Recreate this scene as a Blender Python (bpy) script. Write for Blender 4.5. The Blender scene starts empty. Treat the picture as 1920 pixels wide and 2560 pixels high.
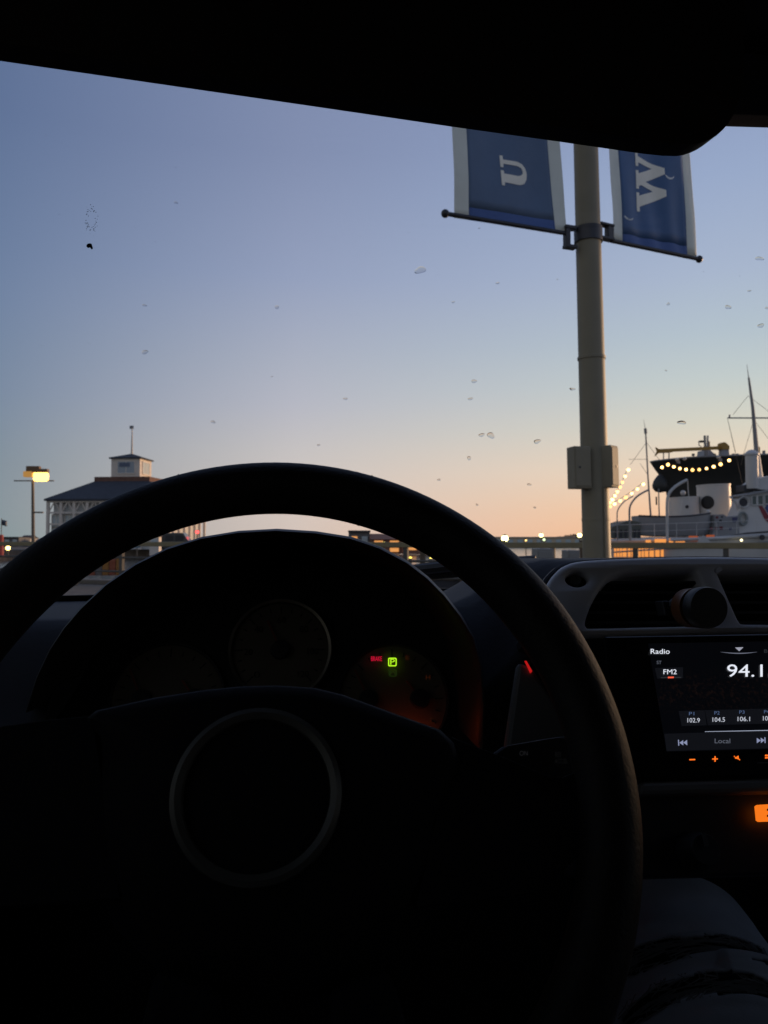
import bpy, bmesh, math, random
from mathutils import Vector, Matrix
from mathutils.geometry import tessellate_polygon
random.seed(11)
S = bpy.context.scene
COL = S.collection
R = math.radians

# ------------------------------------------------------------------ camera, sky, sun, exposure
O = Vector((0.0, 0.0, 1.22))
YAW, PITCH, FPX = R(4.0), math.atan(70 / 1923), 1923.0
cd = bpy.data.cameras.new('camera'); cam = bpy.data.objects.new('camera', cd); COL.objects.link(cam)
cam.location = O; cam.rotation_euler = (math.pi / 2 + PITCH, 0, -YAW)
cd.sensor_fit = 'HORIZONTAL'; cd.sensor_width = 36.0; cd.lens = 36.0 * FPX / 1920
cd.clip_start = 0.02; cd.clip_end = 9000
cd.dof.use_dof = True; cd.dof.focus_distance = 0.60; cd.dof.aperture_fstop = 36.06 / 1.35
S.camera = cam

SUN_AZ, SUN_EL = R(62), R(-3)
w = bpy.data.worlds.new('World'); S.world = w; w.use_nodes = True
nt = w.node_tree; N = nt.nodes; LK = nt.links
sky = N.new('ShaderNodeTexSky'); sky.sky_type = 'NISHITA'; sky.sun_disc = False
sky.sun_elevation = SUN_EL; sky.sun_rotation = SUN_AZ
sky.ozone_density = 4.0; sky.dust_density = 0.3; sky.air_density = 1.0
sep = N.new('ShaderNodeSeparateColor'); com = N.new('ShaderNodeCombineColor')
LK.new(sky.outputs[0], sep.inputs[0])
SKY_K = 11.0   # colours below are scaled up by this, the Background strength is 0.1
for i, (g, k) in enumerate([(0.87, 2.05), (0.73, 1.42), (0.28, -0.20)]):   # film-like response of the scattered light
    pw = N.new('ShaderNodeMath'); pw.operation = 'POWER'; pw.inputs[1].default_value = g
    ml = N.new('ShaderNodeMath'); ml.operation = 'MULTIPLY'; ml.inputs[1].default_value = math.exp(k)
    LK.new(sep.outputs[i], pw.inputs[0]); LK.new(pw.outputs[0], ml.inputs[0]); LK.new(ml.outputs[0], com.inputs[i])
# twilight arch: glow towards the set sun, blue grey away from it, by height above the horizon
geo = N.new('ShaderNodeTexCoord'); sxyz = N.new('ShaderNodeSeparateXYZ'); LK.new(geo.outputs['Generated'], sxyz.inputs[0])
def nmath(op, a, b=None):
    m = N.new('ShaderNodeMath'); m.operation = op
    for k, v in enumerate((a, b)):
        if v is None: continue
        if isinstance(v, (int, float)): m.inputs[k].default_value = v
        else: LK.new(v, m.inputs[k])
    return m.outputs[0]
el = nmath('DIVIDE', nmath('ARCSINE', nmath('MAXIMUM', nmath('MINIMUM', sxyz.outputs[2], 1.0), 0.0)), math.pi/2)
hz = nmath('SQRT', nmath('MAXIMUM', nmath('SUBTRACT', 1.0, nmath('MULTIPLY', sxyz.outputs[2], sxyz.outputs[2])), 1e-4))
ca = nmath('DIVIDE', nmath('ADD', nmath('MULTIPLY', sxyz.outputs[0], math.sin(SUN_AZ)), nmath('MULTIPLY', sxyz.outputs[1], math.cos(SUN_AZ))), hz)
def fmap(v, a, b, interp='LINEAR'):
    m = N.new('ShaderNodeMapRange'); m.interpolation_type = interp; m.inputs[1].default_value = a; m.inputs[2].default_value = b; LK.new(v, m.inputs[0]); return m.outputs[0]
def s2l(v): v /= 255; return v/12.92 if v <= .04045 else ((v+.055)/1.055)**2.4
def ramp(stops):
    r_ = N.new('ShaderNodeValToRGB'); r_.color_ramp.interpolation = 'LINEAR'; els = r_.color_ramp.elements
    for i, (deg, c) in enumerate(stops):
        e = els[i] if i < 2 else els.new(deg/90)
        e.position = deg/90; e.color = tuple(s2l(v) for v in c) + (1,)
    LK.new(el, r_.inputs[0]); return r_
# (first two stops are the ends, the rest lie between)
rA = ramp([(0,(250,194,146)), (90,(84,104,146)), (2,(244,198,158)), (5,(237,210,184)), (8,(213,208,194)), (11,(193,201,201)), (14,(178,191,202)), (18,(166,179,203)), (24,(150,166,198)), (29,(138,153,188))])
rM = ramp([(0,(211,198,187)), (90,(82,102,145)), (3,(207,197,189)), (6.5,(197,192,191)), (10,(181,182,193)), (13,(170,175,190)), (19,(147,158,186)), (27,(128,140,171))])
rB = ramp([(0,(120,146,152)), (90,(76,96,138)), (5,(113,135,147)), (10,(108,129,152)), (16,(102,123,153)), (27,(88,108,142))])
rC = ramp([(0,(150,156,160)), (90,(80,98,134)), (10,(166,166,162)), (22,(150,154,158)), (40,(118,130,148))])   # anti-twilight behind the viewer
def mixc(f, a, b):
    m = N.new('ShaderNodeMix'); m.data_type = 'RGBA'; LK.new(f, m.inputs[0]); LK.new(a, m.inputs[6]); LK.new(b, m.inputs[7]); return m.outputs[2]
c_ = mixc(fmap(ca, -0.75, -0.05, 'SMOOTHSTEP'), rC.outputs[0], rB.outputs[0])
c_ = mixc(fmap(ca, 0.05, 0.43), c_, rM.outputs[0])
arch_out = mixc(fmap(ca, 0.43, 0.82), c_, rA.outputs[0])
tot = N.new('ShaderNodeMix'); tot.data_type = 'RGBA'; tot.inputs[0].default_value = 0.10; LK.new(arch_out, tot.inputs[6]); LK.new(com.outputs[0], tot.inputs[7])
sc10 = N.new('ShaderNodeVectorMath'); sc10.operation = 'SCALE'; sc10.inputs['Scale'].default_value = SKY_K; LK.new(tot.outputs[2], sc10.inputs[0])
LK.new(sc10.outputs[0], N['Background'].inputs[0]); N['Background'].inputs[1].default_value = 0.10

sd = bpy.data.lights.new('sun', 'SUN'); sd.energy = 3.0; sd.angle = R(12); sd.color = (1.0, 0.62, 0.34)
sun = bpy.data.objects.new('sun', sd); COL.objects.link(sun)
sdir = Vector((math.sin(SUN_AZ) * math.cos(R(4)), math.cos(SUN_AZ) * math.cos(R(4)), math.sin(R(4))))   # last light grazing the horizon
sun.rotation_euler = sdir.to_track_quat('Z', 'Y').to_euler()
S.view_settings.view_transform = 'Standard'; S.view_settings.look = 'None'
S.view_settings.exposure = 0.0; S.view_settings.gamma = 1.0
S.cycles.use_denoising = True; S.cycles.max_bounces = 8; S.cycles.transparent_max_bounces = 16
S.cycles.sample_clamp_indirect = 4.0

# ------------------------------------------------------------------ pixel helpers (photo pixels, 1920 x 2560)
FW = Vector((math.sin(YAW) * math.cos(PITCH), math.cos(YAW) * math.cos(PITCH), math.sin(PITCH)))
RT = Vector((math.cos(YAW), -math.sin(YAW), 0)); UP = RT.cross(FW)
def ray(x, y): return FW + RT * ((x - 960) / FPX) + UP * ((1280 - y) / FPX)
def P(x, y, d): return O + ray(x, y) * d
def PY(x, y, Y): r = ray(x, y); return O + r * (Y / r.y)
def onplane(x, y, pt, n): r = ray(x, y); return O + r * ((pt - O).dot(n) / r.dot(n))
K = 1920 / 1659
def q(x, y): return (x * K, y * K)
def c1(x, y): return (x / 2.9625, 1020 + y / 2.9625)
def c2(x, y): return (1400 + x / 3.19, 880 + y / 3.19)
def c3(x, y): return (1080 + x / 1.975, 240 + y / 1.975)
def c4(x, y): return (1380 + x / 3.072, 1360 + y / 3.072)
def c5(x, y): return (480 + x / 1.6265, 1260 + y / 1.6265)
def c7(x, y): return (1200 + x / 2.304, 1850 + y / 2.304)
V = Vector

# ------------------------------------------------------------------ materials
MATS = {}
def mat(name, col, rough=0.5, metal=0.0, var=0.12, vscale=6.0, bump=0.0, bscale=60.0, spec=0.5, emis=None, estr=0.0, coat=0.0):
    if name in MATS: return MATS[name]
    m = bpy.data.materials.new(name); m.use_nodes = True; n = m.node_tree.nodes; l = m.node_tree.links
    b = n['Principled BSDF']; b.inputs['Roughness'].default_value = rough; b.inputs['Metallic'].default_value = metal
    b.inputs['Specular IOR Level'].default_value = spec; b.inputs['Coat Weight'].default_value = coat
    tc = n.new('ShaderNodeTexCoord')
    nz = n.new('ShaderNodeTexNoise'); nz.inputs['Scale'].default_value = vscale; nz.inputs['Detail'].default_value = 6
    l.new(tc.outputs['Object'], nz.inputs['Vector'])
    mx = n.new('ShaderNodeMix'); mx.data_type = 'RGBA'
    mx.inputs[6].default_value = tuple(c * (1 - var) for c in col) + (1,)
    mx.inputs[7].default_value = tuple(min(1, c * (1 + var)) for c in col) + (1,)
    l.new(nz.outputs['Fac'], mx.inputs[0]); l.new(mx.outputs[2], b.inputs['Base Color'])
    if bump:
        nb = n.new('ShaderNodeTexNoise'); nb.inputs['Scale'].default_value = bscale; nb.inputs['Detail'].default_value = 4
        l.new(tc.outputs['Object'], nb.inputs['Vector'])
        bp = n.new('ShaderNodeBump'); bp.inputs['Strength'].default_value = bump; bp.inputs['Distance'].default_value = 0.3 / bscale
        l.new(nb.outputs['Fac'], bp.inputs['Height']); l.new(bp.outputs['Normal'], b.inputs['Normal'])
    if emis:
        b.inputs['Emission Color'].default_value = tuple(emis) + (1,); b.inputs['Emission Strength'].default_value = estr
    MATS[name] = m; return m
def glow(name, col, s):
    m = mat(name, tuple(c * 0.3 for c in col), 0.6, emis=col, estr=s); m.cycles.emission_sampling = 'NONE' if s < 3 else 'FRONT_BACK'; return m
def glass_mat(name, tint, refl=1.0):
    m = bpy.data.materials.new(name); m.use_nodes = True; n = m.node_tree.nodes; l = m.node_tree.links
    n.remove(n['Principled BSDF'])
    tr = n.new('ShaderNodeBsdfTransparent'); tr.inputs[0].default_value = tint + (1,)
    gl = n.new('ShaderNodeBsdfGlossy'); gl.inputs['Roughness'].default_value = 0.02
    fr = n.new('ShaderNodeFresnel'); fr.inputs[0].default_value = 1.25
    ms = n.new('ShaderNodeMixShader'); l.new(fr.outputs[0], ms.inputs[0]); l.new(tr.outputs[0], ms.inputs[1]); l.new(gl.outputs[0], ms.inputs[2])
    l.new(ms.outputs[0], n['Material Output'].inputs[0]); MATS[name] = m; return m

# ------------------------------------------------------------------ mesh builder
ORG = {}
class MB:
    def __init__(s): s.v = []; s.f = []
    def add(s, vs, fs):
        b = len(s.v); s.v += [V(p) for p in vs]; s.f += [tuple(b + i for i in f) for f in fs]; return s
    def box(s, a, b):
        x0, y0, z0 = a; x1, y1, z1 = b
        return s.add([(x0,y0,z0),(x1,y0,z0),(x1,y1,z0),(x0,y1,z0),(x0,y0,z1),(x1,y0,z1),(x1,y1,z1),(x0,y1,z1)],
                     [(3,2,1,0),(4,5,6,7),(0,1,5,4),(1,2,6,5),(2,3,7,6),(3,0,4,7)])
    def obox(s, c, ax, ay, az):   # centre and three half-vectors
        c, ax, ay, az = V(c), V(ax), V(ay), V(az)
        return s.add([c-ax-ay-az, c+ax-ay-az, c+ax+ay-az, c-ax+ay-az, c-ax-ay+az, c+ax-ay+az, c+ax+ay+az, c-ax+ay+az],
                     [(3,2,1,0),(4,5,6,7),(0,1,5,4),(1,2,6,5),(2,3,7,6),(3,0,4,7)])
    def bar(s, a, b, wx, wz, side=None):
        a, b = V(a), V(b); d = (b - a).normalized(); u = side or (V((0,0,1)) if abs(d.z) < .9 else V((0,1,0)))
        x = d.cross(u).normalized(); z = x.cross(d)
        return s.obox((a+b)/2, (b-a)/2, x*wx/2, z*wz/2)
    def prism(s, poly, vec):
        n = len(poly); vec = V(vec); poly = [V(p) for p in poly]
        tri = tessellate_polygon([poly])
        s.add(poly + [p + vec for p in poly], [])
        b = len(s.v) - 2*n
        for t in tri: s.f.append(tuple(b+i for i in t)); s.f.append(tuple(b+n+i for i in reversed(t)))
        for i in range(n): j = (i+1) % n; s.f.append((b+i, b+j, b+n+j, b+n+i))
        return s
    def loft(s, rings, closed=True, cap0=True, cap1=True):
        n = len(rings[0]); b = len(s.v)
        for r in rings: s.v += [V(p) for p in r]
        for k in range(len(rings)-1):
            for i in range(n if closed else n-1):
                j = (i+1) % n; s.f.append((b+k*n+i, b+k*n+j, b+(k+1)*n+j, b+(k+1)*n+i))
        if closed and cap0: s.f.append(tuple(b+i for i in reversed(range(n))))
        if closed and cap1: s.f.append(tuple(b+(len(rings)-1)*n+i for i in range(n)))
        return s
    def tube(s, path, r, seg=10, caps=True, closed=False):
        path = [V(p) for p in path]; n = len(path)
        rs = r if isinstance(r, (list, tuple)) else [r]*n
        rings = []; ref = None
        for i, p in enumerate(path):
            t = (path[min(i+1,n-1)] - path[max(i-1,0)]) if not closed else (path[(i+1)%n]-path[i-1])
            t = t.normalized() if t.length > 1e-9 else V((0,0,1))
            if ref is None: ref = V((0,0,1)) if abs(t.z) < .9 else V((0,1,0))
            x = t.cross(ref)
            if x.length < 1e-4: x = t.orthogonal()
            x.normalize(); y = t.cross(x).normalized(); ref = x.cross(t) if False else -y if y.dot(ref) < 0 else y
            rings.append([p + (x*math.cos(a) + y*math.sin(a))*rs[i] for a in [2*math.pi*k/seg for k in range(seg)]])
        if closed: rings.append(rings[0])
        return s.loft(rings, True, caps and not closed, caps and not closed)
    def lathe(s, o, ax, prof, seg=24):  # prof: (radius, height along ax)
        o, ax = V(o), V(ax).normalized(); x = ax.orthogonal().normalized(); y = ax.cross(x)
        return s.loft([[o + ax*h + (x*math.cos(2*math.pi*k/seg) + y*math.sin(2*math.pi*k/seg))*max(r,1e-5) for k in range(seg)] for r, h in prof])
    def ball(s, c, r, seg=10):
        return s.lathe(c, (0,0,1), [(r*math.sin(math.pi*i/6), -r*math.cos(math.pi*i/6)) for i in range(7)], seg)
    def grid(s, fn, nu, nv):
        b = len(s.v)
        for i in range(nu+1):
            for j in range(nv+1): s.v.append(V(fn(i/nu, j/nv)))
        for i in range(nu):
            for j in range(nv):
                a = b+i*(nv+1)+j; s.f.append((a, a+nv+1, a+nv+2, a+1))
        return s
    def build(s, name, m, parent=None, smooth=35, solid=0, bevel=0, recalc=True):
        org = ORG[parent.name] if parent else V((0,0,0))
        me = bpy.data.meshes.new(name); me.from_pydata([p - org for p in s.v], [], s.f)
        bm = bmesh.new(); bm.from_mesh(me)
        if recalc: bmesh.ops.recalc_face_normals(bm, faces=bm.faces)
        bm.to_mesh(me); bm.free()
        me.materials.append(m)
        if smooth:
            for p in me.polygons: p.use_smooth = True
            me.set_sharp_from_angle(angle=R(smooth))
        o = bpy.data.objects.new(name, me); COL.objects.link(o)
        if solid: md = o.modifiers.new('solid', 'SOLIDIFY'); md.thickness = solid; md.offset = 0
        if bevel: md = o.modifiers.new('bevel', 'BEVEL'); md.width = bevel; md.segments = 2; md.limit_method = 'ANGLE'; md.angle_limit = R(40)
        if parent: o.parent = parent
        ORG[o.name] = org; return o
def tag(o, label, cat, group=None, kind=None):
    o['label'] = label; o['category'] = cat
    if group: o['group'] = group
    if kind: o['kind'] = kind
    return o
def thing(name, loc, label, cat, group=None):
    o = bpy.data.objects.new(name, None); COL.objects.link(o); o.location = V(loc); o.empty_display_size = 0.1
    ORG[o.name] = V(loc); return tag(o, label, cat, group)
def struct(o): o['kind'] = 'structure'; return o
def fit_text(txt, f, box, name, m, parent, off=0.0006):
    """text mesh fitted to box=(x0,ytop,x1,ybase) photo pixels; f(px,py,off) -> world point"""
    cu = bpy.data.curves.new('t', 'FONT'); cu.body = txt; cu.resolution_u = 3
    ob = bpy.data.objects.new('t', cu); COL.objects.link(ob); bpy.context.view_layer.update()
    me = bpy.data.meshes.new_from_object(ob.evaluated_get(bpy.context.evaluated_depsgraph_get()))
    vs = [v.co.copy() for v in me.vertices]; fs = [tuple(p.vertices) for p in me.polygons]
    bpy.data.objects.remove(ob); bpy.data.curves.remove(cu); bpy.data.meshes.remove(me)
    x0, x1 = min(v.x for v in vs), max(v.x for v in vs); y0, y1 = min(v.y for v in vs), max(v.y for v in vs)
    X0, Yt, X1, Yb = box
    mb = MB(); mb.add([f(X0 + (v.x-x0)/(x1-x0)*(X1-X0), Yb + (v.y-y0)/max(1e-6, y1-y0)*(Yt-Yb), off) for v in vs], fs)
    return mb.build(name, m, parent, smooth=0)

# ================================================================== SETTING
M_asph = mat('asphalt', (0.135, 0.110, 0.084), 0.9, var=0.6, vscale=2.6, bump=0.5, bscale=40)
M_conc = mat('concrete', (0.17, 0.15, 0.125), 0.85, var=0.2, vscale=4, bump=0.3, bscale=30)
wm = bpy.data.materials.new('harbour_water'); wm.use_nodes = True
n = wm.node_tree.nodes; l = wm.node_tree.links; b = n['Principled BSDF']
b.inputs['Base Color'].default_value = (0.03, 0.04, 0.045, 1); b.inputs['Roughness'].default_value = 0.12
tc = n.new('ShaderNodeTexCoord'); nz = n.new('ShaderNodeTexNoise'); nz.inputs['Scale'].default_value = 0.8; nz.inputs['Detail'].default_value = 5
bp = n.new('ShaderNodeBump'); bp.inputs['Strength'].default_value = 0.5; bp.inputs['Distance'].default_value = 0.12
l.new(tc.outputs['Object'], nz.inputs['Vector']); l.new(nz.outputs['Fac'], bp.inputs['Height']); l.new(bp.outputs['Normal'], b.inputs['Normal'])
struct(MB().add([(-6000,-3000,-1.2),(6000,-3000,-1.2),(6000,8000,-1.2),(-6000,8000,-1.2)], [(0,1,2,3)]).build('water', wm, smooth=0))
# quay edge runs along the railing line A-B, and the quay widens to a headland on the left
RA, RB = V((-30, 33.5, 0)), V((16, 9.2, 0))
RD = (RB - RA).normalized(); RN = V((-RD.y, RD.x, 0))          # RN points to the water
def quay(pts, name, m, z0, z1):
    mb = MB(); mb.prism([(x, y, z0) for x, y in pts], (0, 0, z1 - z0)); return struct(mb.build(name, m, smooth=0))
e0, e1 = RA + RN*0.8, RB + RN*0.8
far = RB + RD*60 + RN*0.8
quay([(-120,-60), (90,-60), (far.x, far.y), (e1.x, e1.y), (e0.x, e0.y), (-42, 70), (-38, 100), (-14,108), (-10,150), (-200,160)], 'ground', M_asph, -1.6, 0.0)
mb = MB(); mb.bar(e0 + V((0,0,0.062)), far + V((0,0,0.062)), 0.35, 0.12); kb = struct(mb.build('kerb', M_conc, smooth=0, bevel=0.015))
far_shore = MB()
pts = []
for i in range(61):
    x = -1500 + i*60; pts.append((x, 5 + 2.5*math.sin(i*0.7) + 2*math.sin(i*1.9+1)))
far_shore.loft([[(x, 1500, -2), (x, 1500+60, h*0.55), (x, 1680, h), (x, 1900, -2)] for x, h in pts], closed=False)
struct(far_shore.build('far_shore', mat('far_land', (0.05, 0.055, 0.06), 1.0, var=0.4, vscale=0.02)))

# ================================================================== STREET POLE WITH BANNERS
M_pole = mat('pole_paint', (0.21, 0.185, 0.125), 0.55, var=0.22, vscale=3.5, bump=0.15, bscale=90)
M_bracket = mat('bracket_metal', (0.05, 0.05, 0.055), 0.45, metal=0.6)
YP = 5.6
pb = PY(1491, 1350, YP); pt = PY(1464.5, 370, YP)
pdir = (pt - pb).normalized(); base = pb - pdir * (pb.z / pdir.z); base.z = 0
pole = thing('street_pole', base, 'tall olive grey street light pole standing ahead with two boxes and banner brackets', 'pole')
def pole_at(py):  # axis point at photo height py
    t = (1350 - py) / (1350 - 370); return pb + (pt - pb) * t
prof = [(0.16, 0.0), (0.16, 0.03), (0.13, 0.05), (0.112, 0.25), (0.1025, 1.2), (0.099, 2.0), (0.0905, 4.1), (0.07, 7.6), (0.0, 7.62)]
MB().lathe(base, pdir, prof, 32).build('pole_shaft', M_pole, pole)
def px_box(x0, y0, x1, y1, Y, depth, name, m, parent, bevel=0.004, front=None):
    a = PY(x0, y1, Y); c = PY(x1, y0, Y); mb = MB(); mb.box((a.x, Y, a.z), (c.x, Y+depth, c.z)); return mb.build(name, m, parent, smooth=0, bevel=bevel)
M_jbox = mat('junction_box_paint', (0.215, 0.19, 0.13), 0.6, var=0.1, vscale=10, bump=0.1, bscale=60)
for (xa, xb, ya, yb, ang) in ((1424, 1471, 1118, 1222, 0.15), (1503, 1544, 1115, 1219, 0.75)):
    a = PY(xa, yb, YP-0.08); c = PY(xb, ya, YP-0.08); cx = (a+c)/2; hx = (c.x-a.x)/2; hz = (c.z-a.z)/2
    ax = V((math.cos(ang), math.sin(ang), 0)); ay = V((-math.sin(ang), math.cos(ang), 0))
    hw = hx / (math.cos(ang) + 0.55*math.sin(ang)); hd = 0.06 if ang < .5 else hw*0.75
    jb = MB().obox(cx, ax*hw, ay*hd, pdir*hz).build('junction_box', M_jbox, pole, smooth=0, bevel=0.006)
    MB().obox(cx - ay*(hd+0.002), ax*hw*0.86, ay*0.004, pdir*hz*0.9).build('cover_plate', M_jbox, jb, smooth=0, bevel=0.003)
    MB().lathe(cx - ay*(hd+0.005) + ax*hw*(-0.4 if ang < .5 else 0.3), -ay, [(0.008, 0), (0.008, 0.004), (0, 0.004)], 12).build('lock', M_bracket, jb)
MB().tube([pole_at(1220) + V((.03,-.102,0)), pole_at(1300) + V((.03,-.104,0)), pole_at(1420) + V((.028,-.106,0))], .007, 8).build('conduit', M_jbox, pole)
for py_ in (900, 1300): MB().lathe(pole_at(py_) - pdir*.012, pdir, [(.1005,0),(.1035,.002),(.1035,.022),(.1005,.024)], 28).build('strap', M_pole, pole)
# banner clamp band
cb = pole_at(592)
MB().lathe(cb - pdir*0.055, pdir, [(0.1,0),(0.105,0),(0.105,0.11),(0.1,0.11)], 28).build('clamp_band', M_bracket, pole)
BL, BR = R(70.4+4), R(64+4)
dL = V((math.sin(BL), math.cos(BL), 0)); dR = V((math.sin(BR), math.cos(BR), 0))
nL = V((dL.y, -dL.x, 0)); nR = V((dR.y, -dR.x, 0))
def bracket(x0, y0, x1, y1, d):
    a = onplane(x0, y0, cb, V((d.y,-d.x,0))); b_ = onplane(x1, y1, cb, V((d.y,-d.x,0)))
    mb = MB(); m = (a+b_)/2; h = abs(a.z-b_.z)/2; hw = (b_-a).dot(d)/2; nn = V((d.y,-d.x,0))
    mb.obox(m + V((0,0,h*0.85)), d*abs(hw), nn*0.03, V((0,0,h*0.14))); mb.obox(m - V((0,0,h*0.85)), d*abs(hw), nn*0.03, V((0,0,h*0.14)))
    mb.obox(m + d*hw*(0.55), d*abs(hw)*0.4, nn*0.024, V((0,0,h*0.72)))
    mb.build('bracket', M_bracket, pole, smooth=0, bevel=0.003)
bracket(1438, 568, 1411, 620, dL); bracket(1496, 556, 1531, 604, dR)

M_ban = {}
def cloth(name, col, spec=0.3):
    return mat(name, col, 0.55, var=0.10, vscale=9, bump=0.15, bscale=25, spec=spec)
M_blueA = cloth('banner_slate_blue', (0.11, 0.17, 0.28)); M_blueB = cloth('banner_deep_blue', (0.045, 0.115, 0.27), 0.6)
M_bband = cloth('banner_band_blue', (0.07, 0.13, 0.34)); M_bwhite = cloth('banner_white', (0.74, 0.78, 0.72)); M_cream = cloth('banner_cream', (0.90, 0.88, 0.78))
U_POLY = [(0,1),(.5,1),(.5,.89),(.40,.88),(.40,.36),(.44,.22),(.52,.145),(.6,.14),(.69,.2),(.73,.34),(.73,.88),(.61,.89),(.61,1),(1,1),(1,.89),(.87,.88),(.87,.33),(.82,.15),(.7,.03),(.54,-.02),(.36,0),(.2,.09),(.125,.25),(.11,.38),(.11,.88),(0,.89)]
W_POLY = [(0,1),(.5,1),(.5,.9),(.42,.9),(.57,.38),(.70,.82),(.67,.9),(.60,.9),(.60,1),(1.08,1),(1.08,.9),(1.0,.9),(1.15,.38),(1.29,.9),(1.19,.9),(1.19,1),(1.55,1),(1.55,.9),(1.45,.9),(1.15,0),(1.0,0),(.80,.64),(.60,0),(.44,0),(.13,.9),(0,.9)]
def densify(poly, step):
    out = []
    for i, p in enumerate(poly):
        a = V(p); c = V(poly[(i+1) % len(poly)]); k = max(1, int((c-a).length/step))
        out += [a + (c-a)*j/k for j in range(k)]
    return out
def banner(corners, d, sb, tband, letter, lbox, label, mblue, ball_px, rod_in):
    nn = V((d.y, -d.x, 0))
    TL, TR, BRc, BLc = [onplane(*p, cb, nn) for p in corners]
    root = thing('banner', (BLc+BRc)/2, label, 'banner', 'banners on the street pole')
    ph = 0.7 if letter == 'U' else 2.1
    def f(s, t, off=0.0):     # s across, t=0 bottom .. t=1 at the visor line .. up
        p = (BLc + (BRc-BLc)*s)*(1-t) + (TL + (TR-TL)*s)*t
        bow = (0.010*math.sin(s*26+1.5*t+ph)*math.exp(-((t-.25)/.5)**2) if letter == 'W' else 0) + 0.022*math.sin(s*5.2+ph+t*0.8) * min(1, abs(t)*2.5) + 0.008*math.sin(s*13+ph*3-t*2.2) * min(1, abs(t)*2)
        return p + nn*(bow + off)
    T = 3.2
    s0, s1 = sb
    def panel(name, m, sa, sc, ta, tc_, par=root):
        return MB().grid(lambda u, v: f(sa+(sc-sa)*u, ta+(tc_-ta)*v), 24, 30).build(name, m, par, solid=0.0025, smooth=60)
    panel('cloth_panel', mblue, s0, s1, tband, T); panel('bottom_band', M_bband, s0, s1, 0, tband)
    panel('edge_strip', M_bwhite, 0, s0, 0, T); panel('edge_strip', M_bwhite, s1, 1, 0, T)
    poly = densify(U_POLY if letter == 'U' else W_POLY, 0.12)
    wmax = max(p.x for p in poly)
    sL, sR, tB, tT = lbox
    tri = tessellate_polygon([[V((p.x, p.y, 0)) for p in poly]])
    MB().add([f(sR - (sR-sL)*p.y, tB + (tT-tB)*p.x/wmax, 0.004) for p in poly], tri).build('letter', M_cream, root, solid=0.0015, smooth=0)
    if letter == 'W':
        for s_c, t_c in ((.13+.06, .30), (.72, .78)):
            arc = [(s_c + .055*math.cos(R(k_)), t_c + .048*math.sin(R(k_))) for k_ in range(185, 340, 12)]; arc2 = [(s_c + .05*math.cos(R(k_))+.004, t_c + .036*math.sin(R(k_))+.006) for k_ in range(328, 190, -12)]
            pl_ = arc + arc2; MB().add([f(x_, y_, .003) for x_, y_ in pl_], tessellate_polygon([[V((x_, y_, 0)) for x_, y_ in pl_]])).build('wind_slit', mat('slit_pale', (.75,.78,.80), .6), root, solid=.001, smooth=0)
    a = onplane(*rod_in, cb, nn); e = onplane(*ball_px, cb, nn)
    MB().tube([a, e], 0.016, 12).build('banner_rod', M_bracket, root)
    MB().ball(e, 0.03, 14).build('rod_finial', M_bracket, root)
    top = f(0, T), f(1, T)
    MB().tube([top[0] - d*0.06, top[1] + d*0.25 if letter == 'U' else top[1]+d*0.06], 0.016, 12).build('banner_rod', M_bracket, root)
    return root
banner([c3(92,150), c3(626,226), c3(666,684), c3(110,602)], dL, (0.122, 0.895), 0.135, 'U', (0.43, 0.675, 0.435, 0.765),
       'slate blue banner with white borders and a cream letter U on the pole', M_blueA, (1113, 534), (1412, 583))
banner([c3(876,266), c3(1266,288), c3(1306,802), c3(893,716)], dR, (0.115, 0.885), 0.10, 'W', (0.325, 0.66, 0.385, 1.0),
       'deep blue creased banner with a cream letter W on the pole', M_blueB, (1748, 648), (1528, 602))

# ================================================================== RAILING ALONG THE QUAY
M_rail = mat('rail_paint', (0.24, 0.20, 0.11), 0.7, var=0.2, vscale=5, bump=0.2, bscale=40)
M_railpost = mat('rail_post_paint', (0.09, 0.085, 0.075), 0.7, var=0.2)
rl = thing('quay_railing', (RA+RB)/2, 'long low railing with a thick yellowish top beam along the quay edge', 'railing')
Lr = (RB-RA).length + 14
def rp(s, z): p = RA + RD*s; return V((p.x, p.y, z))
MB().bar(rp(0,1.115), rp(Lr,1.115), 0.14, 0.115).build('top_rail', M_rail, rl, smooth=0, bevel=0.012)
for z in (0.76, 0.40): MB().tube([rp(0,z), rp(Lr,z)], 0.028, 8).build('lower_rail', M_railpost, rl)
k = 0; s = 0.6
while s < Lr:
    MB().obox(rp(s,0.53), RD*0.05, RN*0.05, V((0,0,0.526))).build('post', M_railpost, rl, smooth=0, bevel=0.006); s += 1.6
# two grey cabinets and a low wall by the railing
for (x0, y0, x1, y1, dd, lab) in ((1336,1371,1378,1396,10.6,'wider pale grey utility cabinet under the railing beside the street pole'),(1412,1375,1442,1393,10.9,'narrower pale grey utility cabinet just beside the street pole, near the railing')):
    a = P(x0, y1, dd); c = P(x1, y0, dd)
    u = thing('utility_cabinet', ((a.x+c.x)/2, a.y, 0), lab, 'cabinet', 'utility cabinets by the railing')
    MB().box((a.x, a.y-0.16, 0.0), (c.x, a.y+0.16, c.z)).build('cabinet_body', mat('cabinet_grey',(0.22,0.22,0.21),0.6), u, smooth=0, bevel=0.012)
    MB().box((a.x+0.015, a.y-0.172, 0.06), (c.x-0.015, a.y-0.16, c.z-0.04)).build('cabinet_door', mat('cabinet_grey',(0.22,0.22,0.21)), u, smooth=0, bevel=0.004)

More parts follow.
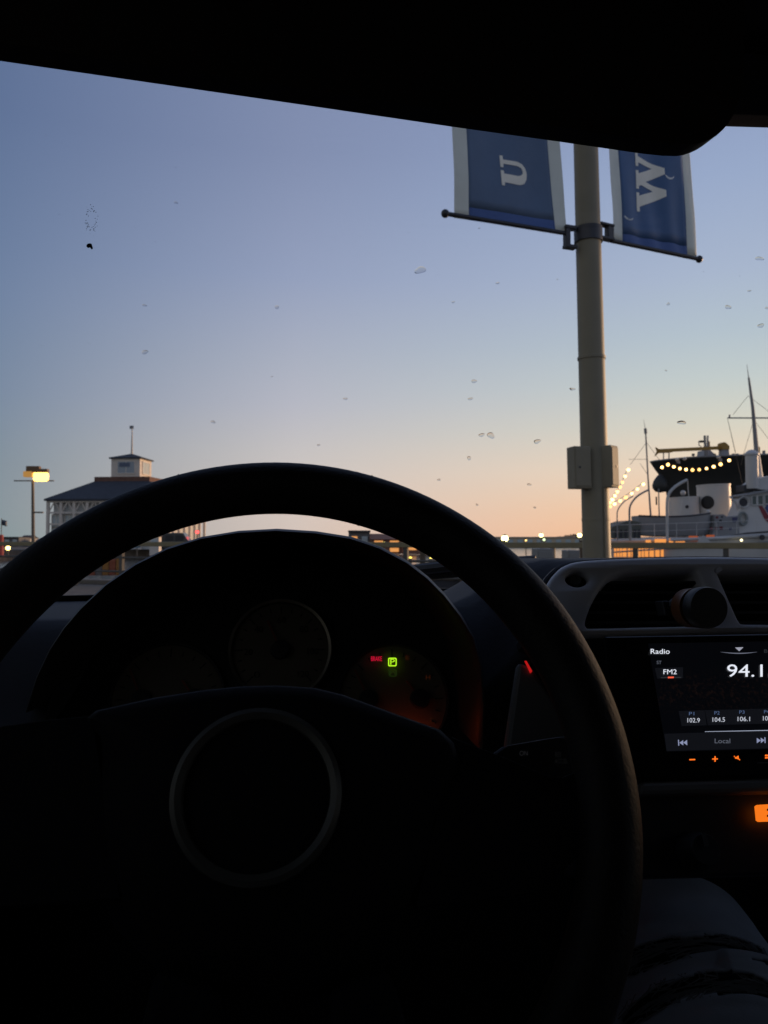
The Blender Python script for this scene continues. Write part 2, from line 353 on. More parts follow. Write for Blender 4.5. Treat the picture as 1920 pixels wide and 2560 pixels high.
# ================================================================== LAMP POSTS
M_lpost = mat('lamp_post_grey', (0.16, 0.13, 0.10), 0.6)
D = 62.0
b0 = P(84, 1350, D); fl = thing('flood_light_post', (b0.x, b0.y, 0), 'tall post with a lit yellow floodlight box on a crossbar, left of the pavilion', 'lamp post')
top = PY(82, 1204, b0.y)
MB().tube([(b0.x, b0.y, 0), top], [0.15, 0.11], 12).build('post', M_lpost, fl)
a = PY(35, 1202, b0.y); c = PY(135, 1202, b0.y)
MB().bar(a, c, 0.1, 0.09).build('crossbar', M_lpost, fl, smooth=0)
def pbox(x0,y0,x1,y1,Y,dep,name,m,par,bevel=0.0): return px_box(x0,y0,x1,y1,Y,dep,name,m,par,bevel)
M_lhouse = mat('lamp_housing_brown', (0.20, 0.11, 0.05), 0.6)
pbox(81,1180,117,1202.5, b0.y-0.35, 0.6, 'lamp_lens', glow('flood_lens', (1.0,0.55,0.12), 4.5), fl, 0.16)
pbox(57,1178,80,1192, b0.y-0.3, 0.6, 'lamp_lens', glow('flood_lens_dim', (0.85,0.42,0.10), 0.45), fl, 0.05)
pbox(64,1165,98,1178, b0.y-0.3, 0.5, 'lamp_housing', M_lhouse, fl, 0.05)
pbox(79,1172,118,1181, b0.y-0.33, 0.5, 'lamp_housing', M_lhouse, fl, 0.03)
MB().bar(PY(84,1281,b0.y), PY(108,1281,b0.y), 0.2, 0.12).build('sign_arm', M_lpost, fl, smooth=0)
def small_lamp(px, py, D, r, col, strg, label, zbase=0.0, name='harbour_lamp'):
    c = P(px, py, D); root = thing(name, (c.x, c.y, zbase), label, 'lamp', 'small lit lamps around the harbour')
    MB().tube([(c.x, c.y, zbase), (c.x, c.y, c.z)], 0.06 if D < 100 else 0.09, 8).build('post', M_lpost, root)
    MB().ball(c, r, 12).build('lamp_globe', glow('lamp_%d_%d' % (px, py), col, strg), root)
    MB().lathe(c + V((0,0,r*0.8)), (0,0,1), [(r*0.9,0),(r*0.5,r*0.35),(0,r*0.4)], 12).build('lamp_cap', M_lhouse, root)
WARM = (1.0, 0.62, 0.20); GRN = (1.0, 0.86, 0.32)
small_lamp(1262,1346,90,0.40, GRN, 7, 'brightest round lit lamp on the far side left of the street pole', -1.5)
small_lamp(1353,1338,140,0.40, GRN, 5, 'smaller lit lamp above the pale low building, midway to the pole', -1.5)
small_lamp(1360,1349,140,0.22, (0.75,0.95,0.5), 2.5, 'faint greenish lamp just under the lamp midway to the pole', -1.5)
small_lamp(1449,1338,140,0.42, GRN, 6, 'lit lamp showing right at the edge of the street pole', -1.5)
small_lamp(1315,1351,140,0.16, WARM, 4, 'tiny lamp on the front of the pale low building', -1.5)
small_lamp(20,1370,55,0.16, (1.0,0.7,0.2), 7, 'low lit yellow lamp near the red post', 0)
small_lamp(959,1359,80,0.2, (1.0,0.8,0.15), 5, 'yellow lamp seen under the steering wheel rim, before the orange buildings', -1.5)
small_lamp(1026,1395,30,0.06, (1.0,0.75,0.12), 3, 'tiny low yellow lamp seen just above the instrument hood', 0)
small_lamp(1077,1396,30,0.055, (1.0,0.8,0.15), 3, 'tiny yellow lamp beside the steering wheel rim, above the hood', 0)
small_lamp(493,1330,70,0.16, (1.0,0.06,0.06), 4, 'small red light at the right end of the pavilion', 0)

# ================================================================== PAVILION
M_white = mat('white_timber', (0.72, 0.64, 0.55), 0.7, var=0.12, vscale=1.5)
M_wallp = mat('pavilion_wall', (0.60, 0.60, 0.57), 0.7, var=0.15, vscale=0.8)
M_roof = mat('slate_blue_roof', (0.042, 0.048, 0.06), 0.8, var=0.3, vscale=1.2)
M_brick = mat('brown_parapet', (0.17, 0.085, 0.06), 0.85, var=0.35, vscale=2)
M_pane = mat('pavilion_glass', (0.46, 0.53, 0.54), 0.15, spec=0.8)
DP = 108.0
pc = P(327, 1350, DP); pav = thing('pavilion', (pc.x, pc.y, 0), 'white timber pavilion with dark blue hip roof, square cupola and flagpole', 'pavilion')
yr = R(-9.0)   # turned so that its right flank shows
ex = V((math.cos(yr), -math.sin(yr)*-1, 0)); ex = V((math.cos(yr), math.sin(yr), 0)); ey = V((-math.sin(yr), math.cos(yr), 0))
def pv(x, y, z): return V((pc.x, pc.y, 0)) + ex*x + ey*y + V((0,0,z))
def H(py): return 1.22 + (1350-py)/FPX*DP*1.0
W2, DPT = 8.1, 7.5
ze, zr = 1.22 + (1350-1247)/FPX*100.6, H(1214)
MB().loft([[pv(-W2+.5,-DPT+.5,0), pv(W2-.5,-DPT+.5,0), pv(W2-.5,DPT-.5,0), pv(-W2+.5,DPT-.5,0)], [pv(-W2+.5,-DPT+.5,ze-.3), pv(W2-.5,-DPT+.5,ze-.3), pv(W2-.5,DPT-.5,ze-.3), pv(-W2+.5,DPT-.5,ze-.3)]]).build('wall', M_wallp, pav, smooth=0)
rf = MB().loft([[pv(-W2-.4,-DPT-.4,ze-.25), pv(W2+.4,-DPT-.4,ze-.25), pv(W2+.4,DPT+.4,ze-.25), pv(-W2-.4,DPT+.4,ze-.25)],
                [pv(-W2-.4,-DPT-.4,ze), pv(W2+.4,-DPT-.4,ze), pv(W2+.4,DPT+.4,ze), pv(-W2-.4,DPT+.4,ze)],
                [pv(-3.7,-3.0,zr+.5), pv(3.7,-3.0,zr+.5), pv(3.7,3.0,zr+.5), pv(-3.7,3.0,zr+.5)]]).build('roof', M_roof, pav, smooth=0)
MB().loft([[pv(sx*3.9,sy*3.2,z) for sx,sy in ((-1,-1),(1,-1),(1,1),(-1,1))] for z in (zr-.2, H(1196))]).build('parapet', M_brick, rf, smooth=0)
tw = 2.05; zt0, zt1, zt2 = H(1197), H(1149), H(1134)
MB().loft([[pv(sx*tw,sy*tw,z) for sx,sy in ((-1,-1),(1,-1),(1,1),(-1,1))] for z in (zt0-.3, zt1)]).build('cupola', M_white, pav, smooth=0)
cr = MB().loft([[pv(sx*(tw+.25),sy*(tw+.25),zt1-.05) for sx,sy in ((-1,-1),(1,-1),(1,1),(-1,1))], [pv(sx*(tw+.25),sy*(tw+.25),zt1+.12) for sx,sy in ((-1,-1),(1,-1),(1,1),(-1,1))], [pv(sx*.1,sy*.1,zt2) for sx,sy in ((-1,-1),(1,-1),(1,1),(-1,1))]]).build('cupola_roof', M_roof, pav, smooth=0)
MB().tube([pv(0,0,zt2-.2), pv(0,0,H(1066))], [0.16,0.06], 8).build('flagpole', M_white, pav)
MB().box(tuple(pv(-.35,0,H(1071))-V((0,.03,0))), tuple(pv(.2,0,H(1063))+V((0,.03,0)))).build('flag', mat('flag_grey',(0.12,0.13,0.16)), pav, smooth=0)
# cupola windows: wide opening on the front, one on the flank
def win(par, o, ux, wd, hh, nn, mp=M_pane, fr=M_white, bars=1):
    g = MB().obox(o, ux*wd/2, nn*0.03, V((0,0,hh/2))).build('window', mp, par, smooth=0)
    m = MB()
    for s_ in (-1, 1): m.obox(o + ux*s_*wd/2, ux*0.07, nn*0.06, V((0,0,hh/2+.07))); m.obox(o + V((0,0,s_*hh/2)), ux*wd/2, nn*0.055, V((0,0,0.07)))
    for j in range(bars): m.obox(o + ux*wd*((j+1)/(bars+1)-.5), ux*0.04, nn*0.05, V((0,0,hh/2)))
    m.build('window_frame', fr, g, smooth=0); return g
zc = (zt0+zt1)/2
win(pav, pv(0.1,-tw-.03,zc+.1), ex, 2.5, 1.7, ey, mat('cupola_glass',(0.33,0.38,0.42),0.2)); MB().obox(pv(-0.1,-tw-.09,zc+.45), ex*0.75, ey*.02, V((0,0,.28))).build('clock_board', mat('board_blue',(0.10,0.13,0.2)), pav, smooth=0)
win(pav, pv(tw+.03,0,zc+.1), ey, 2.4, 1.7, ex)
# frame of posts, beams and braces on the front and the right flank
nb = 9
for i in range(nb+1):
    x = -W2 + 2*W2*i/nb
    MB().obox(pv(x,-DPT,(ze-.25)/2), ex*.17, ey*.17, V((0,0,(ze-.25)/2))).build('post', M_white, pav, smooth=0)
    if i < nb:
        xm = x + W2/nb
        z1_, z0_ = ze-.3, ze-1.7
        for s_ in (-1, 1):
            MB().bar(pv(xm, -DPT, z1_), pv(xm+s_*(W2/nb-.1), -DPT, z0_), 0.12, 0.14).build('brace', M_white, pav, smooth=0)
        for zz in (ze-2.9, 2.0): win(pav, pv(xm, -DPT+.46, zz), ex, 1.15, 1.7, ey)
for z in (ze-.35, ze-1.8, 3.3): MB().bar(pv(-W2,-DPT-.01,z), pv(W2,-DPT-.01,z), 0.3, 0.24).build('beam', M_white, pav, smooth=0)
for i in range(1, 8):
    y = -DPT + 2*DPT*i/7; MB().obox(pv(W2,y,(ze-.25)/2), ex*.17, ey*.17, V((0,0,(ze-.25)/2))).build('post', M_white, pav, smooth=0)
    MB().bar(pv(W2,y-1.9,ze-1.7), pv(W2,y-.2,ze-.4), .12,.14).build('brace', M_white, pav, smooth=0)

# ================================================================== SMALL THINGS ON THE LEFT
def simple_house(px0, px1, ytop, ybase, D, label, wallc, roofc, name='harbour_building', lit=0, rows=1, gable=True, flag=None, zb=None):
    a = P(px0, 1350, D); c = P(px1, 1350, D); zt = 1.22 + (1350-ytop)/FPX*D; zb = 1.22 + (1350-ybase)/FPX*D if zb is None else zb
    root = thing(name, ((a.x+c.x)/2, (a.y+c.y)/2, zb), label, 'building'); dep = min(12, abs(c.x-a.x)*0.6) + 3
    wl = c.x - a.x; h = zt - zb; rh = h*0.28 if gable else h*0.08
    MB().box((a.x, a.y, zb), (c.x, a.y+dep, zt-rh)).build('wall', wallc, root, smooth=0)
    ov = 0.02*wl
    if gable:
        m = MB().prism([(a.x-ov, a.y-.4, zt-rh), (a.x-ov, a.y+dep+.4, zt-rh), (a.x-ov, a.y+dep/2, zt)], (wl+2*ov, 0, 0))
    else: m = MB().box((a.x-ov, a.y-.4, zt-rh), (c.x+ov, a.y+dep+.4, zt))
    m.build('roof', roofc, root, smooth=0)
    nwin = max(2, int(wl/3.2))
    for r_ in range(rows):
        for i in range(nwin):
            o = V((a.x + wl*(i+.5)/nwin, a.y-.04, zb + (h-rh)*(r_+.55)/rows))
            on = lit and ((i*7+r_*3) % 5 < lit)
            g = MB().obox(o, (wl/nwin*.28,0,0), (0,.05,0), (0,0,(h-rh)/rows*.26)).build('window', glow('lit_window_orange',(1.0,0.42,0.12),.8) if on else M_pane, root, smooth=0)
    return root
M_hw = mat('pale_plaster', (0.42,0.40,0.36), 0.85, var=0.15, vscale=0.5); M_hg = mat('grey_cladding', (0.16,0.155,0.15), 0.85, var=0.2, vscale=0.7); M_hr = mat('dull_red_brick', (0.26,0.13,0.09), 0.9, var=0.2, vscale=1)
M_dr = mat('dark_roof', (0.05,0.05,0.055), 0.9)
simple_house(8, 46, 1342, 1378, 130, 'low grey shed with flat roof at the left edge, beside the red post', M_hg, M_dr, gable=False, zb=0)
simple_house(50, 74, 1338, 1378, 140, 'small pale house just left of the floodlight post', M_hw, M_dr, zb=0)
simple_house(-60, 10, 1350, 1378, 135, 'long grey shed running out of view at the left edge', M_hg, M_dr, gable=False, zb=0)
simple_house(90, 116, 1345, 1378, 132, 'small grey shed just right of the floodlight post', M_hg, M_hg, zb=0)
simple_house(873, 925, 1326, 1368, 130, 'grey flat roofed building left of the orange lit one, under the wheel rim', M_hg, M_dr, gable=False, lit=1, zb=-1.1)
simple_house(927, 1006, 1334, 1368, 128, 'dull red building with glowing orange windows, seen under the wheel rim', M_hr, M_hr, lit=4, rows=2, zb=-1.1)
simple_house(1010, 1090, 1346, 1368, 125, 'long low dull red shed with a few glowing windows, behind the steering wheel rim', M_hr, M_dr, lit=2, gable=False, zb=-1.1)
simple_house(1215, 1462, 1342, 1362, 260, 'long pale low warehouse across the water left of the street pole', mat('lit_pale_wall',(0.62,0.50,0.34),0.8,var=0.1,vscale=0.2), M_hw, gable=False, zb=-1.1)
simple_house(560, 700, 1348, 1364, 300, 'low pale shed far across the water, seen through the wheel', M_hw, M_dr, gable=False, zb=-1.1)
# red post with a dark flag at the left edge
c = P(3, 1350, 58); rp_ = thing('marker_post', (c.x, c.y, 0), 'red marker post with a dark flag at the left edge', 'post')
MB().tube([(c.x,c.y,0),(c.x,c.y,PY(3,1337,c.y).z)], [0.2,0.16], 10).build('post', mat('faded_red',(0.42,0.07,0.06),0.7), rp_)
MB().tube([(c.x,c.y,1.0),PY(4,1296,c.y)], 0.03, 8).build('flag_staff', M_lpost, rp_)
MB().grid(lambda u,v: PY(4+14*u, 1299+14*v+3*u, c.y) + V((0,0.12*math.sin(u*6),0)), 8, 3).build('flag', mat('flag_grey',(0.12,0.13,0.16)), rp_, solid=0.01)
# parked van, white booth and blue barrel under the pavilion's right end
a = P(398, 1360, 66); c = P(442, 1332, 66)
van = thing('parked_van', ((a.x+c.x)/2, a.y, 0), 'dark parked van in front of the pavilion', 'van')
L_ = c.x-a.x + 2.0; x0 = a.x - .6; hz = c.z
M_van = mat('dark_van_paint',(0.035,0.04,0.045),0.35,coat=0.3)
MB().prism([(x0,a.y,0.35),(x0+L_,a.y,0.35),(x0+L_,a.y,1.0),(x0+L_*.86,a.y,1.2),(x0+L_*.74,a.y,hz),(x0+.1,a.y,hz),(x0,a.y,hz-.2)], (0,1.9,0)).build('body', M_van, van, smooth=0, bevel=0.06)
for i in range(3): MB().box((x0+.25+i*.85,a.y-.012,1.15),(x0+.95+i*.85,a.y+.01,hz-.22)).build('window', mat('tinted_glass',(.02,.022,.025),.5), van, smooth=0)
for fx in (.2,.8):
    for yy in (-.02, 1.7): MB().lathe((x0+L_*fx,a.y+yy,.34),(0,1,0),[(0,0),(.34,0),(.34,.22),(0,.22)],16).build('wheel', mat('tyre',(0.02,0.02,0.02),0.8), van)
a = P(374, 1350, 60); c = P(397, 1342, 60)
bo = thing('ticket_booth', ((a.x+c.x)/2, a.y, 0), 'small white booth left of the parked van', 'booth')
MB().box((a.x,a.y,0),(c.x,a.y+.9,c.z)).build('wall', M_white, bo, smooth=0); MB().box((a.x-.08,a.y-.08,c.z),(c.x+.08,a.y+1,c.z+.09)).build('roof', M_dr, bo, smooth=0)
MB().box((a.x+.12,a.y-.015,c.z-.75),(c.x-.12,a.y+.01,c.z-.2)).build('window', M_pane, bo, smooth=0)
c = P(343, 1350, 48); bb = thing('sign_board', (c.x,c.y,0), 'small blue sign on a short post near the white booth', 'sign')
MB().tube([(c.x,c.y,0),(c.x,c.y,.95)], .03, 8).build('post', M_lpost, bb); MB().box((c.x-.22,c.y-.045,.74),(c.x+.22,c.y-.03,1.06)).build('sign_panel', mat('sign_blue',(0.06,0.16,0.24),0.5), bb, smooth=0)
# orange brown crates stacked behind the railing at left
M_crates = [mat('orange_crate',(0.34,0.16,0.04),0.8,var=0.3,vscale=2), mat('rust_crate',(0.30,0.09,0.045),0.8,var=0.3,vscale=2), mat('grey_crate',(0.16,0.14,0.13),0.8,var=0.3,vscale=2)]
for i in range(6):
    M_crate = M_crates[(2,1,2,0,1,0)[i]]; xa = 205 + i*17; a = P(xa, 1450, 26.5); wd = 16/FPX*26.5; z = .5 + .06*((i*37) % 3)
    cr_ = thing('timber_crate', (a.x, a.y, 0), '%s timber crate behind the railing, %s of six' % (('grey','rusty red','grey','orange','rusty red','orange')[i], ['leftmost','second from left','third from left','third from right','second from right','rightmost'][i]), 'crate', 'timber crates on the quay')
    MB().box((a.x,a.y,0),(a.x+wd*.92,a.y+.3,z)).build('box', M_crate, cr_, smooth=0)
    for zz in (.08, z*.5, z-.08): MB().box((a.x-.004,a.y-.02,zz-.045),(a.x+wd*.92+.004,a.y,zz+.045)).build('plank', M_crate, cr_, smooth=0)
# distant trees
def leaf_tree(px, ytop, D, wpx, label, zb=-1.0):
    c = P(px, 1350, D); zt = 1.22 + (1350-ytop)/FPX*D; root = thing('tree', (c.x,c.y,zb), label, 'tree', 'trees on the far shore'); h = zt - zb; wd = wpx/FPX*D/2
    MB().tube([(c.x,c.y,zb),(c.x+.1,c.y,zb+h*.6)], [.05*h,.02*h], 8).build('trunk', mat('bark',(0.06,0.045,0.035),0.9), root)
    m = MB(); rnd = random.Random(int(px*3+D))
    for i in range(420):
        a_, b_, r_ = rnd.uniform(0,6.28), rnd.uniform(-1,1), rnd.uniform(.35,1)**.5
        p = V((c.x + wd*r_*math.cos(a_)*math.sqrt(1-b_*b_)*(1+.25*math.sin(3*a_)), c.y + wd*r_*math.sin(a_)*math.sqrt(1-b_*b_), zb + h*(.66+.34*b_*r_)))
        s_ = wd*rnd.uniform(.07,.16); u_ = V((rnd.gauss(0,1),rnd.gauss(0,1),rnd.gauss(0,1))).normalized()*s_; v_ = u_.orthogonal().normalized()*s_*.7
        m.add([p-u_, p+v_, p+u_, p-v_], [(0,1,2,3)])
    m.build('crown', mat('far_foliage',(0.035,0.05,0.035),0.9,var=0.4), root, smooth=0, recalc=False)
for px, yt, wp, lab in ((1398,1340,22,'first tree above the pale warehouse'),(1417,1337,24,'second tree above the pale warehouse'),(1436,1334,28,'third and tallest tree above the pale warehouse'),(1556,1328,46,'wide tree between the street pole and the davits')):
    leaf_tree(px, yt, 330 if px < 1500 else 150, wp, 'small dark ' + lab)


# ================================================================== WHITE SHIP
def zA(x, y): return (1510 + x/7.541, 1180 + y/7.541)
def zB(x, y): return (1710 + x/7.9, 1160 + y/7.9)
def zC(x, y): return (1600 + x/5.184, 1060 + y/5.184)
M_ship = mat('ship_white_paint', (0.56, 0.555, 0.54), 0.5, var=0.16, vscale=0.8, bump=0.05, bscale=8)
M_shipg = mat('ship_grey_paint', (0.27, 0.275, 0.28), 0.6, var=0.15, vscale=1)
M_shipd = mat('ship_dark', (0.035, 0.035, 0.04), 0.6, var=0.3, vscale=1)
M_green = mat('ship_green_grey', (0.11, 0.12, 0.10), 0.7)
M_glow = glow('ship_cabin_glow', (1.0, 0.36, 0.08), 0.95)
Y1, Y2 = 43.0, 46.0
def at(p, Y): return PY(p[0], p[1], Y)
sroot = at((1800, 1350), Y2); ship = thing('white_ship', (sroot.x, sroot.y, -1.2), 'white ship with two funnels, one bearing a black disc, moored behind the railing', 'ship')
zdeck = lambda x: 0
# hull: stations from the stern (left) to the bow (right, out of view)
xs0 = at((1522, 1350), Y1).x; xs1 = xs0 + 24
def sheer(t): return at((0, 1349), Y1).z + 0.35*0 + (0.35*t + 1.15*t*t)
rings = []
for i in range(25):
    t = i/24; x = xs0 + (xs1-xs0)*t
    bm_ = 3.0 * min(1, (0.55+t*3)) * (1 if t < .6 else math.sqrt(max(0.001, 1-((t-.6)/.4)**2)))
    zs = sheer(t); yc = Y2 + .1
    rings.append([(x, yc-bm_, zs), (x, yc-bm_*.98, zs-.9), (x, yc-bm_*.8, -1.4), (x, yc+bm_*.8, -1.4), (x, yc+bm_*.98, zs-.9), (x, yc+bm_, zs)])
hull = MB().loft(rings).build('hull', M_ship, ship, smooth=30)
MB().tube([(r_[0][0], r_[0][1]-.06, r_[0][2]-.10) for r_ in rings], 0.10, 8).build('rubbing_strake', M_ship, hull)
# glowing cabin windows in the hull side: upper and lower row, dark bars between
yh = Y2 + .1 - 3.0 - .03
def pane(b0, b1, f=zA, m=M_glow, name='lit_window', Yp=None, par=ship, dep=.03):
    a = at(f(b0[0], b1[1]), Yp or yh); c = at(f(b1[0], b0[1]), Yp or yh)
    return MB().box((a.x, a.y-dep, a.z), (c.x, a.y, c.z)).build(name, m, par, smooth=0)
for x0, x1, y0, y1 in ((785,880,1280,1340),(955,1165,1262,1340),(1225,1300,1256,1340),(1345,1520,1250,1325)): pane((x0,y0),(x1,y1))
x = 190
for wd in (46,44,44,80,55,50,55,52,48,75,90,85,55): pane((x,1405),(x+wd*.82,1600)); x += wd*1.22
pane((90,1420),(270,1525), zB, glow('cabin_glow_dim', (1.0,0.22,0.06), 0.28)); pane((440,1400),(600,1500), zB, glow('cabin_glow_dim', (1.0,0.22,0.06), 0.28))
MB().tube([(xs0+.3, yh-.02, sheer(0)-.72), (xs1*.8, yh-.02, sheer(.8)-.72)], .05, 8).build('rubbing_strake', M_shipg, hull)
# covered dark boat at the stern, grey workboat beside it
def slab(poly, f, Yf, dep, name, m, par=ship, bevel=0.03):
    return MB().prism([at(f(*p), Yf) for p in poly], (0, dep, 0)).build(name, m, par, smooth=0, bevel=bevel)
slab([(140,1250),(140,1040),(250,1000),(380,945),(480,912),(600,925),(700,955),(700,1250)], zA, 44.6, 2.2, 'boat_cover', M_green)
for xa in (210,300,390,560,640): slab([(xa,1240),(xa,1090),(xa+45,1080),(xa+45,1240)], zA, 44.56, .03, 'cover_opening', M_shipd, bevel=0)
wb = []
xa, xb = at(zA(722,850), 44.2).x, at(zB(600,1000), 44.2).x
zt = at(zA(900,855), 44.2).z; zb_ = at(zA(900,1225), 44.2).z
for i in range(15):
    t = i/14; x = xa + (xb-xa)*t; b_ = 1.15*(math.sin(math.pi*min(1, t*1.35+.32)*.5)) * (1-.45*max(0,(t-.75)/.25)**2)
    zt_ = zt + .14*(2*t-.7)**2 + .05; k_ = zb_ + .10*(2*t-1)**2
    wb.append([(x, 45.3-b_, zt_), (x, 45.3-b_*.96, (zt_+k_)/2), (x, 45.3-b_*.55, k_+.06), (x, 45.3, k_), (x, 45.3+b_*.55, k_+.06), (x, 45.3+b_*.96, (zt_+k_)/2), (x, 45.3+b_, zt_)])
boat = thing('workboat', ((xa+xb)/2, 45.3, zb_), 'plain grey workboat carried between the curved davits of the white ship', 'boat'); boat.location = V(((xa+xb)/2, 45.3, zb_)); ORG[boat.name] = boat.location.copy()
MB().loft(wb).build('hull', M_shipg, boat, smooth=40)
MB().tube([r_[0] for r_ in wb], .05, 8).build('gunwale', M_shipd, boat)
# davits
def davit(pts, f, r, Yd, m=M_ship, name='davit'):
    path = [at(f(*p), Yd) for p in pts]; sm = []
    for i in range(len(path)-1):
        p0, p1, p2, p3 = path[max(0,i-1)], path[i], path[i+1], path[min(len(path)-1,i+2)]
        for k in range(5):
            t = k/5; sm.append(0.5*((2*p1)+(p2-p0)*t+(2*p0-5*p1+4*p2-p3)*t*t+(3*p1-p0-3*p2+p3)*t**3))
    sm.append(path[-1]); return MB().tube(sm, r, 10).build(name, m, ship)
davit([(255,1290),(250,980),(250,760),(300,650),(400,540),(550,455)], zA, .035, 43.6, M_shipg)
davit([(490,1290),(482,950),(482,700),(530,570),(650,440),(850,330)], zA, .055, 43.6, M_shipg)
davit([(1190,1240),(1190,900),(1192,560),(1230,400),(1340,280),(1480,190),(1570,150)], zA, .085, 43.5)
davit([(905,640),(1010,760),(1060,900),(1070,1010)], zB, .06, 44.8)
davit([(1575,150),(1590,380),(1610,540)], zA, .025, 43.5, name='davit_fall')
davit([(1480,520),(1420,800)], zA, .015, 43.6, name='davit_fall')
MB().ball(at(zA(1490,395),43.9), .16, 12).build('flood_lamp', M_ship, ship)
# funnels
def funnel(px0, px1, ytop, ybot, Yc, lean, name):
    a = at((px0, ybot), Yc); c = at((px1, ytop), Yc); r = (c.x-a.x)/2; o = V(((a.x+c.x)/2, Yc, a.z-.6)); h = c.z - o.z
    ax = V((lean, 0, 1)).normalized()
    prof = [(r,0),(r,h-.12),(r*1.02,h-.1),(r*1.02,h),(r*.9,h),(r*.88,h-.5),(0,h-.5)]
    f_ = MB().lathe(o, ax, prof, 48).build(name, M_ship, ship); return f_, o, r, h, ax
f2, o2, r2, h2, ax2 = funnel(1676, 1746, 1243, 1290, 48.2, -.04, 'funnel')
f1, o1, r1, h1, ax1 = funnel(1749, 1824, 1212, 1290, 48.0, -.03, 'funnel')
# black disc painted on the big funnel: a thin patch that follows its curve
def on_cyl(px, py, o, r, lean):
    d_ = ray(px, py); zz = at((px, py), o.y).z; cx_ = o.x + lean*(zz-o.z); a2 = d_.x**2+d_.y**2; bq = d_.x*(O.x-cx_)+d_.y*(O.y-o.y); cq = (O.x-cx_)**2+(O.y-o.y)**2-r*r
    disc = max(0, bq*bq - a2*cq); return O + d_*((-bq-math.sqrt(disc))/a2)
dr = 16.8
def fsurf(dx, dy): return on_cyl(1769+dx, 1256+dy, o1, r1*1.01, -.03)
vs = [fsurf(0,0)]; fs = []
for k_ in range(1,5):
    for j in range(32): vs.append(fsurf(dr*k_/4*math.cos(j/32*2*math.pi), dr*k_/4*math.sin(j/32*2*math.pi)))
for j in range(32):
    fs.append((0, 1+j, 1+(j+1)%32))
    for k_ in range(3): fs.append((1+k_*32+j, 1+(k_+1)*32+j, 1+(k_+1)*32+(j+1)%32, 1+k_*32+(j+1)%32))
MB().add(vs, fs).build('funnel_disc', mat('funnel_black',(0.012,0.012,0.012),0.6), f1, solid=.01)
MB().lathe(on_cyl(*zA(1565,655), o2, r2, -.04), (-.38,-.92,0), [(.11,-.1),(.11,.05),(.08,.06),(0,.02)], 16).build('porthole', M_shipd, f2)
# masts and rigging
def mast(pts, f, rs, Ym, name='mast', m=M_shipg): return MB().tube([at(f(*p), Ym) for p in pts], rs, 10).build(name, m, ship)
mast([(725,1330),(702,1000),(683,640),(680,610)], c2, [.06,.05,.045,.045], 46.2); mast([(684,650),(680,610)], c2, .09, 46.2, 'mast_lamp'); mast([(680,610),(667,540)], c2, [.02,.008], 46.2, 'aerial')
mast([(792,1330),(786,1090)], c2, [.04,.035], 46.0); mast([(770,1220),(768,1155)], c2, .05, 46.0, 'signal_cone', M_shipd)
mast([(1590,1030),(1568,800)], c2, [.26,.17], 47.0, m=M_ship); mast([(1568,800),(1538,450),(1505,205)], c2, [.15,.10,.06], 47.0); mast([(1505,205),(1490,100)], c2, [.03,.01], 47.0, 'aerial')
mast([(1336,526),(1760,526)], c2, .045, 47.0, 'yard'); mast([(1352,526),(1352,500)], c2, .05, 47.0, 'yard_lamp')
for p0, p1 in (((1500,350),(1380,500)),((1500,350),(1780,560)),((1336,530),(1400,800)),((1336,530),(1470,1120)),((1545,540),(1440,900)),((1545,540),(1760,820)),((690,720),(560,900)),((690,720),(800,870)),((550,856),(700,856)),((640,890),(700,980))):
    mast([p0, p1], c2, .012, 47.2, 'rigging_line', M_shipd)
# bridge, wheelhouse and foredeck at the right
def block(poly, f, Yf, dep, name, m=M_ship, bevel=.03): return slab(poly, f, Yf, dep, name, m, ship, bevel)
block([(1290,400),(1420,300),(1700,230),(2600,120),(2600,560),(1700,520),(1470,500)], zB, 45.0, .9, 'bridge_deck')
wh = block([(1220,640),(1330,605),(1700,545),(2700,400),(2700,1400),(880,1420),(940,1150),(1060,1010),(1110,870),(1160,700)], zB, 44.6, 1.2, 'wheelhouse')
block([(1185,600),(1330,570),(1700,505),(2700,350),(2700,395),(1700,548),(1330,612),(1190,640)], zB, 44.4, 1.6, 'bridge_roof', M_shipg)
for a_, b_ in (((1335,640),(1430,810)),((1450,630),(1560,805)),((1590,615),(1690,790)),((1715,600),(1810,770))):
    g = pane(a_, b_, zB, mat('wheelhouse_glass',(0.10,0.12,0.11),0.2), 'window', 44.58, wh)
    p = at(zB(a_[0]-8, b_[1]+8), 44.56); p2 = at(zB(b_[0]+8, a_[1]-8), 44.56)
    m = MB(); m.box((p.x,44.52,p.z),(p.x+.06,44.56,p2.z)); m.box((p2.x-.06,44.52,p.z),(p2.x,44.56,p2.z)); m.box((p.x+.06,44.52,p.z),(p2.x-.06,44.56,p.z+.06)); m.build('window_frame', M_ship, g, smooth=0)
block([(1190,410),(1470,395),(1480,500),(1190,545)], zB, 45.2, 1.0, 'searchlight_box', M_shipd)
o = at(zB(1345,390), 45.2); MB().lathe(o - V((0,0,.3)), (0,0,1), [(.36,0),(.36,2.0),(.42,2.05),(.42,2.15),(.2,2.35),(0,2.4)], 20).build('vent_trunk', M_ship, ship)
# cowl ventilator with a dark mouth
o = at(zB(1180,755), 44.5); MB().lathe(o + V((0,.35,0)), (0,-1,0), [(0,0),(.2,.05),(.3,.2),(.36,.4),(.33,.42),(.27,.3),(0,.25)], 20).build('cowl_vent', M_ship, ship); MB().lathe(o, (0,-1,0), [(0,-.06),(.25,-.06),(.25,-.03),(0,-.03)], 20).build('cowl_mouth', M_shipd, ship)
